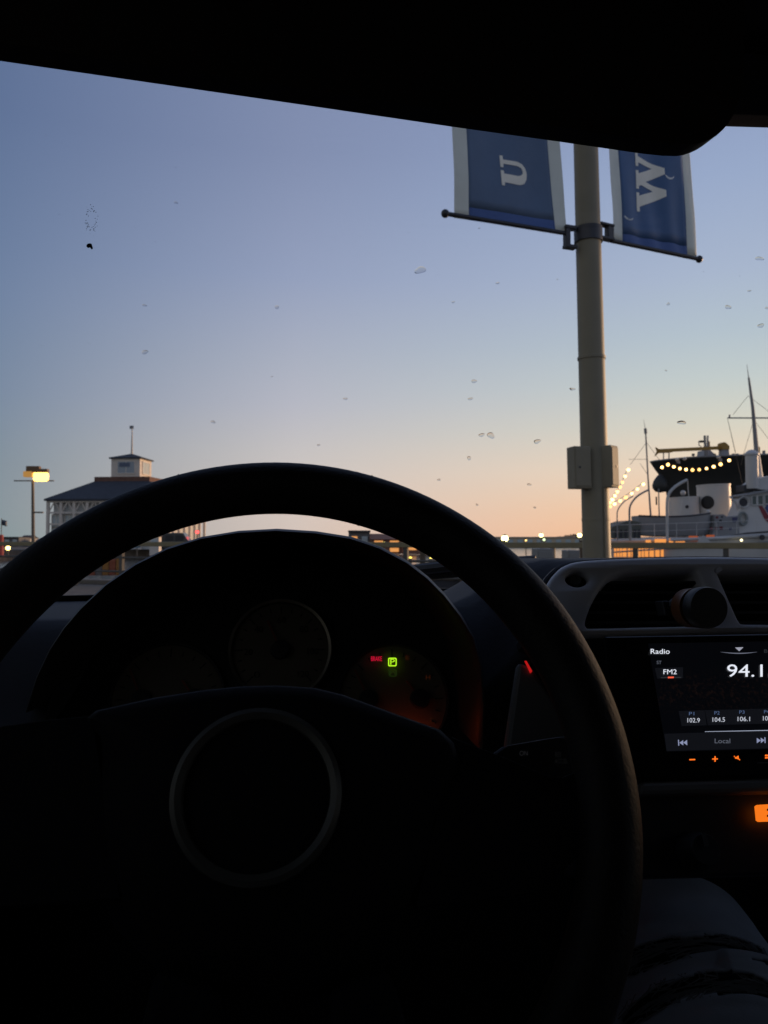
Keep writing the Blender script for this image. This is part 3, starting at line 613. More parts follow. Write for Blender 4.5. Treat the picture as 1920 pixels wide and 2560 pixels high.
# life ring and stripes on the wheelhouse side
o = at(zB(1155,1080), 44.5); m = MB(); m.tube([o + V((.24*math.cos(a_/20*2*math.pi), -.05, .36*math.sin(a_/20*2*math.pi))) for a_ in range(20)], .085, 10, closed=True); m.build('life_ring', mat('life_ring_grey',(0.22,0.24,0.23),0.7), ship)
block([(1475,830),(1545,830),(1700,1060),(2100,1400),(1980,1400),(1600,1100)], zB, 44.57, .028, 'red_stripe', mat('stripe_red',(0.22,0.03,0.04),0.6), 0)
block([(1600,870),(1640,800),(1720,790),(1760,860),(1740,960),(1660,960)], zB, 44.57, .028, 'blue_roundel', mat('stripe_blue',(0.05,0.08,0.25),0.6), 0)
block([(940,1405),(1250,1352),(1640,1325),(2600,1290),(2600,1345),(1640,1360),(1250,1385)], zB, 42.75, .1, 'rubbing_strake', M_shipd, 0)
o = at(zB(1540,1450), 42.85); MB().lathe(o, (0,-1,0), [(.16,0),(.16,.05),(.12,.06),(0,.06)], 14).build('porthole', M_shipd, ship)
def xz(t): return V((xs0 + (xs1-xs0)*t, Y2+.1-3.0*min(1,(0.55+t*3))+.08, sheer(t)))
MB().tube([xz(.02+.5*i/20)+V((0,0,.85)) for i in range(21)], .018, 6).build('deck_rail', M_ship, ship); MB().tube([xz(.02+.5*i/20)+V((0,0,.45)) for i in range(21)], .012, 6).build('deck_rail', M_ship, ship)
for i in range(0, 21, 2): p_ = xz(.02+.5*i/20); MB().tube([p_, p_+V((0,0,.86))], .018, 6).build('stanchion', M_ship, ship)
# bunting, tent and small gear amidships
for i, (x, y, s_, cc) in enumerate(((655,1055,26,'r'),(755,1045,20,'d'),(725,1120,26,'d'),(660,1150,18,'d'),(540,1275,30,'r'),(640,1270,30,'r'),(735,1265,36,'r'),(1005,1100,52,'b'),(920,1280,24,'b'))):
    mm = {'r': mat('flag_red',(0.16,0.04,0.045),0.8), 'd': M_shipd, 'b': mat('flag_blue',(0.06,0.065,0.14),0.8)}[cc]
    block([(x-s_,y-s_*.8),(x+s_,y-s_),(x+s_*.8,y+s_),(x-s_*.7,y+s_*.9)], zB, 44.1, .04, 'signal_flag', mm, 0)
block([(250,1560),(330,1470),(385,1400),(440,1460),(545,1545),(550,1560)], zB, 42.6, .06, 'awning', M_ship, 0)
block([(600,1000),(780,990),(860,1040),(1090,1020),(1100,1420),(560,1420),(600,1240)], zB, 44.4, 1.6, 'deck_house', M_shipg)
o = at(zB(480,945),44.9); MB().ball(o, .13, 10).build('flood_lamp', M_ship, ship)
small = at(zB(1135,1505), 42.6); MB().ball(small, .07, 8).build('deck_lamp', glow('deck_lamp_glow',(1.0,.85,.45),4), ship)

# ================================================================== DARK SHIP BEHIND
YD = 75.0
dtip = at(zC(130,497), YD+6); dzw = -1.2
dsh = thing('dark_ship', (dtip.x+25, YD, dzw), 'big dark hulled ship with raked bow behind the white ship', 'ship')
M_dk = mat('dark_hull_paint', (0.035, 0.036, 0.033), 0.55, var=0.25, vscale=0.4, bump=0.1, bscale=3)
stem = [at(zC(*p), YD+6) for p in ((130,497),(190,590),(240,655),(290,750),(322,830),(345,930),(352,1050))]; stem += [V((stem[-1].x+.15, YD+6, 0)), V((stem[-1].x+.3, YD+6, dzw-.3))]
def half(s, h):  # h 0 deck .. 1 keel
    return 6.0*(1-math.exp(-s/(5+9*h)))
top_line = [at(zC(*p), yy_) for p, yy_ in (((130,497),YD+6),((200,478),YD+5),((330,455),YD+3.5),((690,415),YD+1.5),((1060,400),YD+.5),((1659,385),YD))]
def ztop(x):
    for a_, b_ in zip(top_line, top_line[1:]):
        if a_.x <= x <= b_.x: return a_.z + (b_.z-a_.z)*(x-a_.x)/(b_.x-a_.x)
    return top_line[-1].z if x > top_line[-1].x else top_line[0].z
ss = [0, .25, .6, 1.2, 2, 3, 4.5, 6.5, 9, 12, 15, 18]
port = []; star = []
for s in ss:
    col_p, col_s = [], []
    for j, p in enumerate(stem):
        h = j/(len(stem)-1); x = p.x + s; zz = ztop(dtip.x+s) if j == 0 else min(p.z, ztop(dtip.x+s)-.25*j*.1)
        hb = half(s, h); col_p.append((x, YD+6-hb, zz)); col_s.append((x, YD+6+hb, zz))
    port.append(col_p); star.append(col_s)
MB().loft([pp + list(reversed(st)) for pp, st in zip(port, star)]).build('hull', M_dk, dsh, smooth=50)
def dsec(pts, r, Y, name, m, seg=8): return MB().tube([at(zC(*p), Y) for p in pts], r, seg).build(name, m, dsh)
# rub rail / bulwark cap and anchor bulb
MB().tube([V(c_[0])+V((0,-.03,.03)) for c_ in port], .09, 8).build('bulwark_cap', M_shipg, dsh)
o = at(zC(265,788), YD+5); MB().lathe(o + V((0,0,-.85)), (0,0,1), [(0,0),(.5,.1),(.8,.45),(.85,.8),(.7,1.3),(.35,1.8),(0,2.1)], 16).build('anchor_fender', M_dk, dsh)
dsec([(248,655),(296,765)], .12, YD+5.2, 'stem_plate', mat('stem_pale',(0.30,0.31,0.16),0.6))
# yellow crane
M_yel = mat('crane_yellow', (0.42, 0.24, 0.05), 0.6, var=0.15, vscale=1)
a = at(zC(245,347), 77); c = at(zC(1120,305), 77)
MB().bar(a, c, .34, .33).build('crane_boom', M_yel, dsh, smooth=0)
slab([(205,300),(255,332),(255,368),(195,418),(225,350)], zC, 76.9, .2, 'crane_hook', M_yel, dsh, 0)
slab([(255,325),(420,322),(430,362),(395,368),(255,372)], zC, 76.75, .5, 'crane_tip', M_yel, dsh, 0)
slab([(1060,250),(1080,236),(1110,238),(1160,285),(1160,330),(1065,330)], zC, 76.6, .9, 'crane_head', M_yel, dsh, 0)
slab([(1072,322),(1152,322),(1158,410),(1066,410)], zC, 76.7, .8, 'crane_pedestal', mat('pale_grey_steel',(0.34,0.35,0.38),0.5), dsh, 0)
slab([(1525,300),(1555,295),(1560,400),(1525,400)], zC, 78, .6, 'crane_pedestal', M_yel, dsh, 0)
for pts in (((305,360),(305,460)),((376,355),(376,450))): dsec(pts, .06, 77, 'boom_support', M_shipg)
dsec([(838,150),(850,415)], .13, 79, 'foremast', M_shipg); dsec([(878,150),(872,415)], .1, 79, 'foremast', mat('pale_grey_steel',(0.34,0.35,0.38)))
slab([(783,212),(852,212),(852,236),(783,236)], zC, 79, .4, 'radar_bar', M_shipd, dsh, 0); dsec([(760,225),(765,280),(795,290)], .05, 79, 'radar_arm', M_shipg)
slab([(860,330),(900,330),(990,405),(850,405)], zC, 80, 2, 'winch_house', mat('pale_grey_steel',(0.34,0.35,0.38)), dsh, 0)
slab([(880,215),(905,225),(910,300),(885,300)], zC, 79.3, .3, 'mast_box', M_yel, dsh, 0)
for x_ in (690, 965, 1210, 1260, 1605): dsec([(x_,385 if x_ != 1605 else 345),(x_,415)], .16, 77.5, 'bollard', M_shipg)
for p in ((480,460),(578,450),(1015,430),(1395,414)): MB().ball(at(zC(*p), 70), .18, 10).build('flood_lamp', M_ship, dsh)
for p in ((500,490),(1045,465),(1420,465)): slab([(p[0]-22,p[1]-20),(p[0]+18,p[1]-20),(p[0]+26,p[1]+22),(p[0]-14,p[1]+18)], zC, 70, .2, 'lamp_bracket', M_shipg, dsh, 0)

# ================================================================== STRINGS OF BULBS
M_bulbs = [glow('festoon_bulb_%d' % k_, (1.0, 0.52+.03*k_, 0.15+.02*k_), 3.6+1.5*k_) for k_ in range(3)]; M_cable = mat('festoon_cable', (0.02,0.02,0.02), 0.7)
def festoon(pts, f, Y, r, label):
    ps = [at(f(*p), Y) for p in pts]; root = thing('light_string', ps[len(ps)//2], label, 'string lights', 'strings of warm bulbs on the ships')
    MB().tube([p + V((0,0,r*1.3)) for p in ps], .018, 6).build('cable', M_cable, root)
    for p in ps:
        MB().ball(p, r*random.uniform(.85,1.12), 10).build('bulb', random.choice(M_bulbs), root)
festoon([(255,575),(285,563),(363,527),(438,555),(517,577),(597,590),(680,596),(768,591),(862,577),(955,553),(1045,522),(1155,471)][1:], zC, 67.5, .135, 'sagging string of glowing bulbs along the dark hull of the big ship')
festoon([(545,940),(520,992),(498,1040),(480,1078),(457,1115),(438,1147),(417,1178),(402,1202)], c2, 50, .105, 'steeper string of glowing bulbs running up beside the street pole')
festoon([(665,1055),(617,1093),(572,1128),(525,1160),(480,1187),(435,1212),(400,1234)], c2, 48, .095, 'lower flatter string of glowing bulbs above the curved davits')
# floating dock and piles seen under the rim
dk = thing('floating_dock', (12, 40, -1.2), 'brown timber floating dock with piles, seen between the steering wheel rim and the pole', 'dock')
M_dock = mat('dock_timber', (0.12,0.085,0.055), 0.85, var=0.3, vscale=2)
a = P(900, 1392, 40); c = P(1480, 1392, 40)
for i in range(26):
    x0 = a.x + (c.x-a.x)*i/26; x1 = a.x + (c.x-a.x)*(i+1)/26 - .02
    MB().box((x0, 38, -.78+.01*(i%3)), (x1, 42, -.66+.01*(i%3))).build('plank', M_dock, dk, smooth=0)
MB().box((a.x, 38.1, -1.4), (c.x, 41.9, -.79)).build('float', M_shipd, dk, smooth=0)
for i in range(6): x = a.x + (c.x-a.x)*(i+.5)/6; MB().tube([(x,38-.2,-2),(x,38-.2,1.0+.2*(i%2))], .14, 10).build('pile', M_dock, dk)

# ================================================================== CAR SHELL
XC, HW = 0.36, 0.80
M_blackp = mat('black_trim_plastic', (0.018, 0.018, 0.020), 0.55, var=0.2, vscale=30, bump=0.15, bscale=300)
M_liner = mat('dark_headliner', (0.035, 0.033, 0.032), 0.95, var=0.2, vscale=60, bump=0.3, bscale=250)
M_paint = mat('car_paint', (0.05, 0.055, 0.06), 0.3, coat=0.6)
M_seat = mat('seat_cloth', (0.03, 0.03, 0.032), 0.95, bump=0.3, bscale=200)
M_rubber = mat('tyre', (0.02,0.02,0.02), 0.8)
def ws_y(x, z):
    t = (z - (O.z-.085))/.45; c_ = ((x-XC)/.79)**2
    return (1.08-.15*c_)*(1-t) + (.66-.13*c_)*t + .02*math.sin(math.pi*max(0,min(1,t)))
car = thing('car_shell', (XC, -0.3, 0), 'dark car cabin around the viewer with black roof lining and header', 'car')
# roof lining, header, outer roof
MB().grid(lambda u, v: (XC-HW+2*HW*u, .60-2.5*v-.13*((2*u-1)**2)*(1-v), O.z+.41+.03*math.sin(math.pi*v)-.03*(2*u-1)**4), 20, 16).build('roof_lining', M_liner, car, solid=.008)
MB().grid(lambda u, v: (XC-HW-.01+2*(HW+.01)*u, .66-2.6*v-.13*((2*u-1)**2)*(1-v), O.z+.455+.03*math.sin(math.pi*v)-.03*(2*u-1)**4), 20, 16).build('roof_panel', M_paint, car, solid=.01)
MB().loft([[(x, ws_y(x,O.z+.365)+dy, O.z+dz) for dy, dz in ((-.075,.392),(-.02,.378),(.012,.381),(.012,.436),(-.075,.426))] for x in [XC-HW+2*HW*i/24 for i in range(25)]]).build('header_trim', M_liner, car, smooth=50)
for sx in (-1, 1):
    xw = XC + sx*HW
    path = [V((xw, ws_y(xw, z), z)) for z in [O.z-.2+.62*i/6 for i in range(7)]]
    MB().tube(path, .045, 10).build('front_pillar', M_liner, car)
    MB().box((xw-.03, -.42, .9), (xw+.03, -.26, O.z+.41)).build('middle_pillar', M_liner, car, smooth=0, bevel=.02)
    MB().box((xw-.03, -1.95, .9), (xw+.03, -1.25, O.z+.41)).build('rear_pillar', M_liner, car, smooth=0, bevel=.02)
    MB().box((xw-.05, -1.95, .28), (xw+.05, .98, O.z-.09)).build('door', M_blackp, car, smooth=0, bevel=.03)
    MB().box((xw-.003, -1.24, O.z-.10), (xw+.003, -.43, O.z+.38)).build('side_window', glass_mat('side_glass_r%d'%sx, (.06,.06,.06)), car, smooth=0)
    MB().add([(xw,-.25,O.z-.10),(xw,.90,O.z-.10),(xw,.52,O.z+.37),(xw,-.25,O.z+.39)], [(0,1,2,3)]).build('side_window', glass_mat('side_glass_f%d'%sx, (.30,.31,.30)), car, smooth=0)
    for yy in (1.55, -1.25): 
        w_ = MB().lathe((xw-.12 if sx>0 else xw+.12, yy, .33), (sx,0,0), [(0,0),(.22,0),(.33,.0),(.33,.2),(.2,.2),(.18,.17),(0,.17)], 28).build('wheel', M_rubber, car)
MB().box((XC-HW, -1.98, .28), (XC+HW, -1.9, O.z+.08)).build('tailgate', M_blackp, car, smooth=0); MB().box((XC-HW, -1.95, O.z+.08), (XC+HW, -1.94, O.z+.40)).build('rear_window', glass_mat('rear_glass',(.05,.05,.05)), car, smooth=0)
MB().box((XC-HW, -1.9, .24), (XC+HW, 1.1, .30)).build('floor_pan', M_blackp, car, smooth=0); MB().box((XC-HW, 1.06, .24), (XC+HW, 1.12, O.z-.11)).build('firewall', M_blackp, car, smooth=0)
MB().grid(lambda u, v: (XC + (2*u-1)*(HW-.12*v), 1.14-.15*(2*u-1)**2 + 1.05*v, O.z-.2 - .30*v*v - .12*(2*u-1)**4 - .02*abs(2*u-1)), 20, 14).build('bonnet', M_paint, car, solid=.01)
MB().box((XC-HW+.05, 1.2, .3), (XC+HW-.05, 2.15, .70)).build('front_end', M_paint, car, smooth=0, bevel=.08)
for xs_ in (-.05, .77):
    MB().box((xs_-.25, -.55, .42), (xs_+.25, .02, .62)).build('seat_base', M_seat, car, smooth=0, bevel=.06)
    MB().prism([(xs_-.25,-.55,.5),(xs_-.25,-.40,.55),(xs_-.25,-.55,1.16),(xs_-.25,-.68,1.16)], (.5,0,0)).build('seat_backrest', M_seat, car, smooth=0, bevel=.05)
    MB().box((xs_-.13,-.72,1.2), (xs_+.13,-.60,1.40)).build('headrest', M_seat, car, smooth=0, bevel=.04)
MB().box((XC-.13,-.6,.3), (XC+.13,.62,.60)).build('centre_console', M_blackp, car, smooth=0, bevel=.03)

# ------------------------------------------------------------------ windscreen with drops
wsn = thing('windscreen', (XC, 1.05, O.z-.085), 'clear windscreen speckled with dried water drops', 'windscreen')
MB().grid(lambda u, v: (lambda x, z: (x, ws_y(x, z), z))(XC-HW+2*HW*u, O.z-.09+.48*v), 24, 12).build('glass_pane', glass_mat('windscreen_glass', (.965,.97,.965)), wsn, smooth=180)
MB().grid(lambda u, v: (lambda x, z: (x, ws_y(x, z)-.002, z))(XC-HW+2*HW*u, O.z-.095+.028*v), 24, 3).build('frit_band', mat('frit_black',(.006,.006,.006),.5), wsn, smooth=180, solid=.001)
def on_ws(px, py):
    r_ = ray(px, py); lo, hi = .2, 2.0
    for _ in range(40):
        md = (lo+hi)/2; p = O + r_*md
        if p.y > ws_y(p.x, p.z): hi = md
        else: lo = md
    return O + r_*lo
dm = bpy.data.materials.new('water_drop'); dm.use_nodes = True; n_ = dm.node_tree.nodes; l_ = dm.node_tree.links
bs = n_['Principled BSDF']; bs.inputs['Base Color'].default_value = (.86,.85,.84,1); bs.inputs['Roughness'].default_value = .08; bs.inputs['Transmission Weight'].default_value = .97; bs.inputs['IOR'].default_value = 1.33
M_drop = dm
M_dirt = mat('dirt_black', (.012,.012,.012), .9)
DROPS = [(598,663,5),(908,583,10),(313,760,6),(460,911,5),(746,861,5),(1024,823,6),(1016,861,5),(1040,939,6.5),(1060,940,8),(1013,989,5),(1236,840,5),(1472,912,9),(1572,663,7),(1640,558,7),(1618,628,4),(1643,703,6),(1160,953,7),(948,1036,3.5),(1143,1046,3.5),(1075,611,3.5),(979,652,3),(1155,1096,3.5),(1030,1090,3),(587,813,2.5),(688,961,3),(312,659,4),(380,437,4),(1443,656,4),(1204,603,2),(1035,492,2),(1656,665,4),(1543,292,4),(1438,800,2.5),(770,1020,4)]
rnd = random.Random(5)
for (x, y, s_) in DROPS:
    px, py = q(x, y); c = on_ws(px, py); rx = on_ws(px+10, py) - c; rz = on_ws(px, py-10) - c; nn = rx.cross(rz).normalized()
    if nn.y > 0: nn = -nn
    sc_ = s_*K/10; a1 = rnd.uniform(.9,1.3); a2 = rnd.uniform(.5,.8); p1, p2 = rnd.uniform(0,6.28), rnd.uniform(0,6.28); rings = []
    dl = rx.length*sc_
    for k_, (f_, h_) in enumerate(((1.0,0),(.93,.18),(.72,.30),(.4,.36),(.12,.37))):
        rings.append([c + nn*(.0006 + h_*dl*.30) + (rx*math.cos(t)*a1 + rz*math.sin(t)*a2)*sc_*f_*(1+.18*math.sin(2*t+p1)+.10*math.sin(3*t+p2)) for t in [2*math.pi*j/16 for j in range(16)]])
    MB().loft(rings).build('water_drop', M_drop, wsn, smooth=80)
# the dark speck at upper left and pale dust
px, py = q(194, 530); c = on_ws(px, py); rx = on_ws(px+1,py)-c; rz = on_ws(px,py-1)-c; nn = rx.cross(rz).normalized(); nn = -nn if nn.y > 0 else nn
MB().prism([c + nn*.0006 + rx*a_ + rz*b_ for a_, b_ in ((-8,2),(-5,5),(1,6),(5,4),(6,0),(8,-6),(5,-8),(1,-3),(-4,-4),(-8,-1))], nn*.0015).build('dirt_speck', M_dirt, wsn, smooth=0)
m = MB()
for i in range(150):
    px, py = (rnd.uniform(1440,1530), rnd.uniform(420,1340)) if i < 40 else (rnd.uniform(20,1900), rnd.uniform(300,1330))
    c = on_ws(px, py); r_ = rnd.uniform(.00015,.00038)
    m.lathe(c + V((0,-.0008,0)), (0,-1,.6), [(r_,0),(r_*.7,r_*.4),(0,r_*.5)], 6)
for i in range(70):   # faint smear above the dark speck
    t_ = rnd.uniform(0,6.28); k_ = rnd.gauss(1,.16); px, py = q(198+11*k_*math.cos(t_)+rnd.gauss(0,1.5), 476+24*k_*math.sin(t_)+rnd.gauss(0,3))
    c = on_ws(px, py); r_ = rnd.uniform(.0002,.0005); m.lathe(c + V((0,-.0008,0)), (0,-1,.6), [(r_,0),(r_*.7,r_*.4),(0,r_*.5)], 6)
du = m.build('dust', mat('pale_dust', (.42,.42,.40), .9), wsn, smooth=0); du['kind'] = 'stuff'

# ------------------------------------------------------------------ sun visor
vd = V((math.sin(R(79.4)), math.cos(R(79.4)), 0)); vn = V((vd.y, -vd.x, 0)); v0 = P(900, 286, .50)
def vp(px, py): return onplane(px, py, v0, vn)
vis_px = [(-260,114),(0,153),(400,211),(800,269),(1134,318),(1400,355),(1600,384),(1655,390),(1690,391),(1709,388),(1726,382),(1741,375),(1755,366),(1767,355),(1777,343),(1787,328),(1795,313),(1801,298),(1806,281),(1810,262),(1814,243),(1817,220),(1822,-60),(-260,-330)]
vis = thing('sun_visor', v0, 'black folded down sun visor with a rounded corner across the top', 'sun visor')
MB().prism([vp(*p) for p in vis_px], vn*.018).build('visor_panel', mat('visor_vinyl', (.03,.027,.025), .85, bump=.2, bscale=200), vis, smooth=0, bevel=.006)
a = vp(1822, 40); MB().tube([vp(700,-250), vp(1900,-80)], .006, 8).build('visor_hinge', M_blackp, vis)

# ------------------------------------------------------------------ dashboard
M_pad = mat('dash_pad', (.030,.031,.036), .75, var=.15, vscale=30, bump=.25, bscale=260)
M_silver = mat('silver_fascia', (.72,.72,.76), .45, metal=0.0, var=.05, vscale=40, bump=.04, bscale=500)
M_trim = mat('dark_silver_trim', (.20,.19,.18), .5, metal=.2, var=.08, vscale=30)
dash = thing('dashboard', (XC, .95, .62), 'dark dashboard with silver centre fascia and air vents', 'dashboard')
def sm(a, b, x): t = max(0, min(1, (x-a)/(b-a))); return t*t*(3-2*t)
def pad_z(x, y):
    z = -.076 + .004*sm(1.0,.7,y)
    bump = sm(.08,.20,x) * (1-sm(.52,.66,x)) * sm(1.02,.80,y)
    return O.z + z + .052*bump - .10*sm(.70,.60,y)*(1-sm(.15,.25,x))
def pad_pt(u, v):
    x = XC-HW+2*HW*u; y = (.62 + .03*sm(.1,.25,x) + .20*sm(-.228,-.208,x)*(1-sm(.09,.12,x))) * (1-v) + ws_y(x, O.z-.085)*v; return (x, y, pad_z(x, y))
MB().grid(pad_pt, 90, 30).build('dash_pad', M_pad, dash, solid=.004, smooth=60)
MB().grid(lambda u, v: (XC-HW+2*HW*u, .86 - .04*v, O.z-.10-.64*v), 8, 8).build('lower_dash', M_blackp, dash, solid=.01)
# silver trim between cluster and centre
sw = V((0,-math.cos(R(22)),math.sin(R(22)))); s0 = P(1370, 1760, .60)
MB().prism([onplane(*q(*p), s0, sw) for p in ((1120,1430),(1150,1440),(1180,1490),(1215,1540),(1250,1600),(1260,1700),(1080,1700),(1100,1560))], -sw*.012).build('trim_panel', M_trim, dash, smooth=0, bevel=.003)
# windscreen-side cowl details: wiper arm outside
wp_ = thing('wiper', (.25,1.14,O.z-.1), 'black wiper arm lying at the foot of the windscreen', 'wiper')
MB().tube([P(1010,1428,1.22), P(1120,1416,1.2), P(1340,1403,1.16)], .009, 8).build('wiper_arm', M_blackp, wp_); MB().bar(P(1040,1440,1.23), P(1420,1412,1.15), .008, .014).build('wiper_blade', M_rubber, wp_, smooth=0)

# centre stack: one plane leaning back
TILT = R(26); SN = V((0,-math.cos(TILT),math.sin(TILT))); SU = V((0,math.sin(TILT),math.cos(TILT))); SX = V((1,0,0)); SP = P(1840,1760,.56)
def st(px, py, off=0.0): return onplane(px, py, SP, SN) + SN*off
def uv(px, py): d = onplane(px, py, SP, SN) - SP; return V((d.x, d.dot(SU)))
def from_uv(p, off=0.0): return SP + SX*p[0] + SU*p[1] + SN*off
def loop_offset(lp, e):   # positive e grows a counter-clockwise loop
    n = len(lp); ar = sum(lp[i].x*lp[(i+1)%n].y - lp[(i+1)%n].x*lp[i].y for i in range(n)); sgn = 1 if ar > 0 else -1; out = []
    for i in range(n):
        t = (lp[(i+1)%n] - lp[i-1]); t.normalize(); out.append(lp[i] + V((t.y, -t.x))*e*sgn)
    return out
def smooth_loop(pts, k=3):
    out = []; n = len(pts)
    for i in range(n):
        p0, p1, p2, p3 = [V(pts[(i+j)%n]) for j in (-1,0,1,2)]
        for a_ in range(k):
            t = a_/k; out.append(0.5*((2*p1)+(p2-p0)*t+(2*p0-5*p1+4*p2-p3)*t*t+(3*p1-p0-3*p2+p3)*t**3))
    return out
outer = smooth_loop([uv(*q(*p)) for p in ((1150,1362),(1162,1310),(1182,1262),(1200,1236),(1224,1218),(1270,1208),(1400,1202),(1530,1200),(1680,1203),(1860,1212),(1960,1222),(2010,1250),(2050,1320),(2065,1362),(2040,1366),(1600,1364),(1250,1372))])
holeL = smooth_loop([uv(*c4(*p)) for p in ((262,600),(285,520),(330,420),(400,312),(460,262),(560,222),(700,203),(900,193),(1070,188),(1105,196),(1125,225),(1180,360),(1250,540),(1262,585),(1235,612),(1000,623),(700,630),(320,638),(275,630))])
holeR = smooth_loop([uv(*c4(*p)) for p in ((1282,222),(1285,203),(1310,196),(1700,192),(2060,196),(2200,222),(2300,300),(2400,450),(2450,590),(2430,612),(2000,612),(1600,608),(1480,606),(1450,590),(1410,510))])
ell = [uv(*c4(197+88*math.cos(t), 265+57*math.sin(t))) for t in [2*math.pi*i/28 for i in range(28)]]
e_ = .0035
loops0 = [loop_offset(outer, -e_), loop_offset(holeL, e_), loop_offset(holeR, e_), loop_offset(ell, e_*.6)]
loops1 = [outer, holeL, holeR, ell]
m = MB(); flat = [p for lp in loops0 for p in lp]
tri = tessellate_polygon([[V((p.x,p.y,0)) for p in lp] for lp in loops0])
def crown(p): return .010*max(0, 1-((p.y-.045)/.06)**2)*0
m.add([from_uv(p, 0) for p in flat], tri)
b0_ = 0
for lp0, lp1 in zip(loops0, loops1):
    n_ = len(lp0); b2 = len(m.v)
    m.v += [from_uv(p, -e_*.35) for p in [lp0[i]*.4+lp1[i]*.6 for i in range(n_)]] + [from_uv(p, -e_) for p in lp1] + [from_uv(p, -.028) for p in lp1]
    for i in range(n_):
        j = (i+1) % n_
        m.f += [(b0_+i, b0_+j, b2+j, b2+i), (b2+i, b2+j, b2+n_+j, b2+n_+i), (b2+n_+i, b2+n_+j, b2+2*n_+j, b2+2*n_+i)]
    b0_ += n_
fascia = m.build('fascia', M_silver, dash, smooth=50)
# dark rolled edge above the fascia
edge = loop_offset(outer, .0015)
m = MB().tube([from_uv(p, -.012) for p in edge], .0030, 8, closed=True).build('fascia_surround', M_blackp, dash)
MB().prism([from_uv(p, -.03) for p in outer], -SN*.02).build('vent_box', M_blackp, dash, smooth=0)
for cxa, cxb, base_ in ((275,1255,0), (1320,2420,1)):
    for i in range(5):
        y_ = 260 + i*78; a = st(*c4(cxa + max(0, 130-60*i) if not base_ else cxa + 32*i, y_), -.017); c = st(*c4(cxb - (0 if base_ else 60 - 12*i), y_), -.017)
        MB().bar(a, c, .016, .0022, SU).build('louver', M_blackp, dash, smooth=0)
cx = st(*c4(197,265), -.012)
so = MB().lathe(cx, SN, [(0,0),(.0125,0),(.0135,.004),(.011,.006),(.0085,.003),(0,.002)], 24).build('sensor_lens', mat('lens_black',(.02,.022,.02),.25), dash)
MB().lathe(st(*c4(190,262), -.008), SN, [(.0045,0),(.0045,.004),(.003,.006),(0,.006)], 16).build('sensor_eye', mat('sensor_grey',(.06,.06,.058),.35), so)
# silver bar under the radio and lower climate panel
a = [st(*p, .004) for p in (q(1380,1690), q(2060,1672), q(2060,1704), q(1380,1720))]
MB().prism(a, -SN*.016).build('silver_bar', M_trim, dash, smooth=0, bevel=.003)
MB().prism([st(*p, -.006) for p in (q(1240,1372), q(2075,1360), q(2075,1880), q(1240,1900))], -SN*.02).build('stack_panel', M_blackp, dash, smooth=0, bevel=.003)
for p, r_ in ((c7(1255,640), .0115), (c7(2000,640), .0115)):
    kn = MB().lathe(st(*p, -.006), SN, [(r_*1.1,0),(r_,.010),(r_*.85,.018),(r_*.8,.019),(0,.019)], 28).build('climate_knob', M_blackp, dash)
    MB().obox(st(*p, .0145)+SU*r_*.5, SX*.0012, SU*r_*.35, SN*.0012).build('knob_pointer', mat('pointer_white',(.08,.08,.08),.6), kn, smooth=0)
# round vent at the left end of the dash
o = P(-150, 1700, .66); vr = MB().lathe(o, (0.1,-1,.25), [(.030,0),(.034,.010),(.040,.012),(.043,.004),(.043,-.02)], 32).build('vent_ring', M_silver, dash)
MB().lathe(o, (0.1,-1,.25), [(0,-.012),(.031,-.012),(.031,-.01),(0,-.01)], 24).build('vent_core', M_blackp, dash)
# small red tell-tale and dim clock display
MB().prism([onplane(*c5(*p), s0, sw)+sw*.001 for p in ((1350,640),(1358,640),(1382,682),(1374,690))], sw*.001).build('telltale_lamp', glow('telltale_red', (1,.02,.02), .45), dash, smooth=0)
lcd = MB().prism([st(*c7(*p), .0) for p in ((1580,384),(1590,376),(1660,372),(2000,356),(2010,364),(2018,452),(2008,460),(1600,472),(1588,464))], SN*.002).build('clock_display', glow('lcd_orange', (1.0,.20,.012), .95), dash, smooth=0)
M_seg = mat('lcd_segment', (.10,.02,.004), .6)
for dx in (0, 95, 215, 310):
    X, Yt, Yb, wd = 1648+dx, 388-dx*.04, 458-dx*.04, 60
    Ym = (Yt+Yb)/2
    m = MB()
    segs = [((X,Yt),(X+wd,Yt)),((X,Ym),(X+wd,Ym)),((X,Yb),(X+wd,Yb)),((X,Yt),(X,Ym)),((X,Ym),(X,Yb)),((X+wd,Yt),(X+wd,Ym)),((X+wd,Ym),(X+wd,Yb))]
    for a_, b_ in segs:
        a_, b_ = st(*c7(*a_), .0026), st(*c7(*b_), .0026); d_ = (b_-a_).normalized()*.0013; m.bar(a_+d_, b_-d_, .0014, .0004, SN)
    m.build('digit', M_seg, lcd, smooth=0)

# ------------------------------------------------------------------ car radio
rad = thing('car_radio', st(1840,1760), 'double height car radio with lit touchscreen tuned to 94.1', 'radio')
MB().prism([st(*p, 0) for p in (q(1300,1378), q(1885,1368), q(1915,1672), q(1340,1686))], SN*.004).build('faceplate', mat('gloss_black',(.008,.008,.009),.22), rad, smooth=0, bevel=.002)
sm_ = bpy.data.materials.new('radio_screen'); sm_.use_nodes = True; n_ = sm_.node_tree.nodes; l_ = sm_.node_tree.links
b_ = n_['Principled BSDF']; b_.inputs['Base Color'].default_value = (.004,.004,.005,1); b_.inputs['Roughness'].default_value = .3
tcs = n_.new('ShaderNodeTexCoord'); sx_ = n_.new('ShaderNodeSeparateXYZ'); l_.new(tcs.outputs['Object'], sx_.inputs[0])
nzs = n_.new('ShaderNodeTexNoise'); nzs.inputs['Scale'].default_value = 420; nzs.inputs['Detail'].default_value = 6; l_.new(tcs.outputs['Object'], nzs.inputs['Vector'])
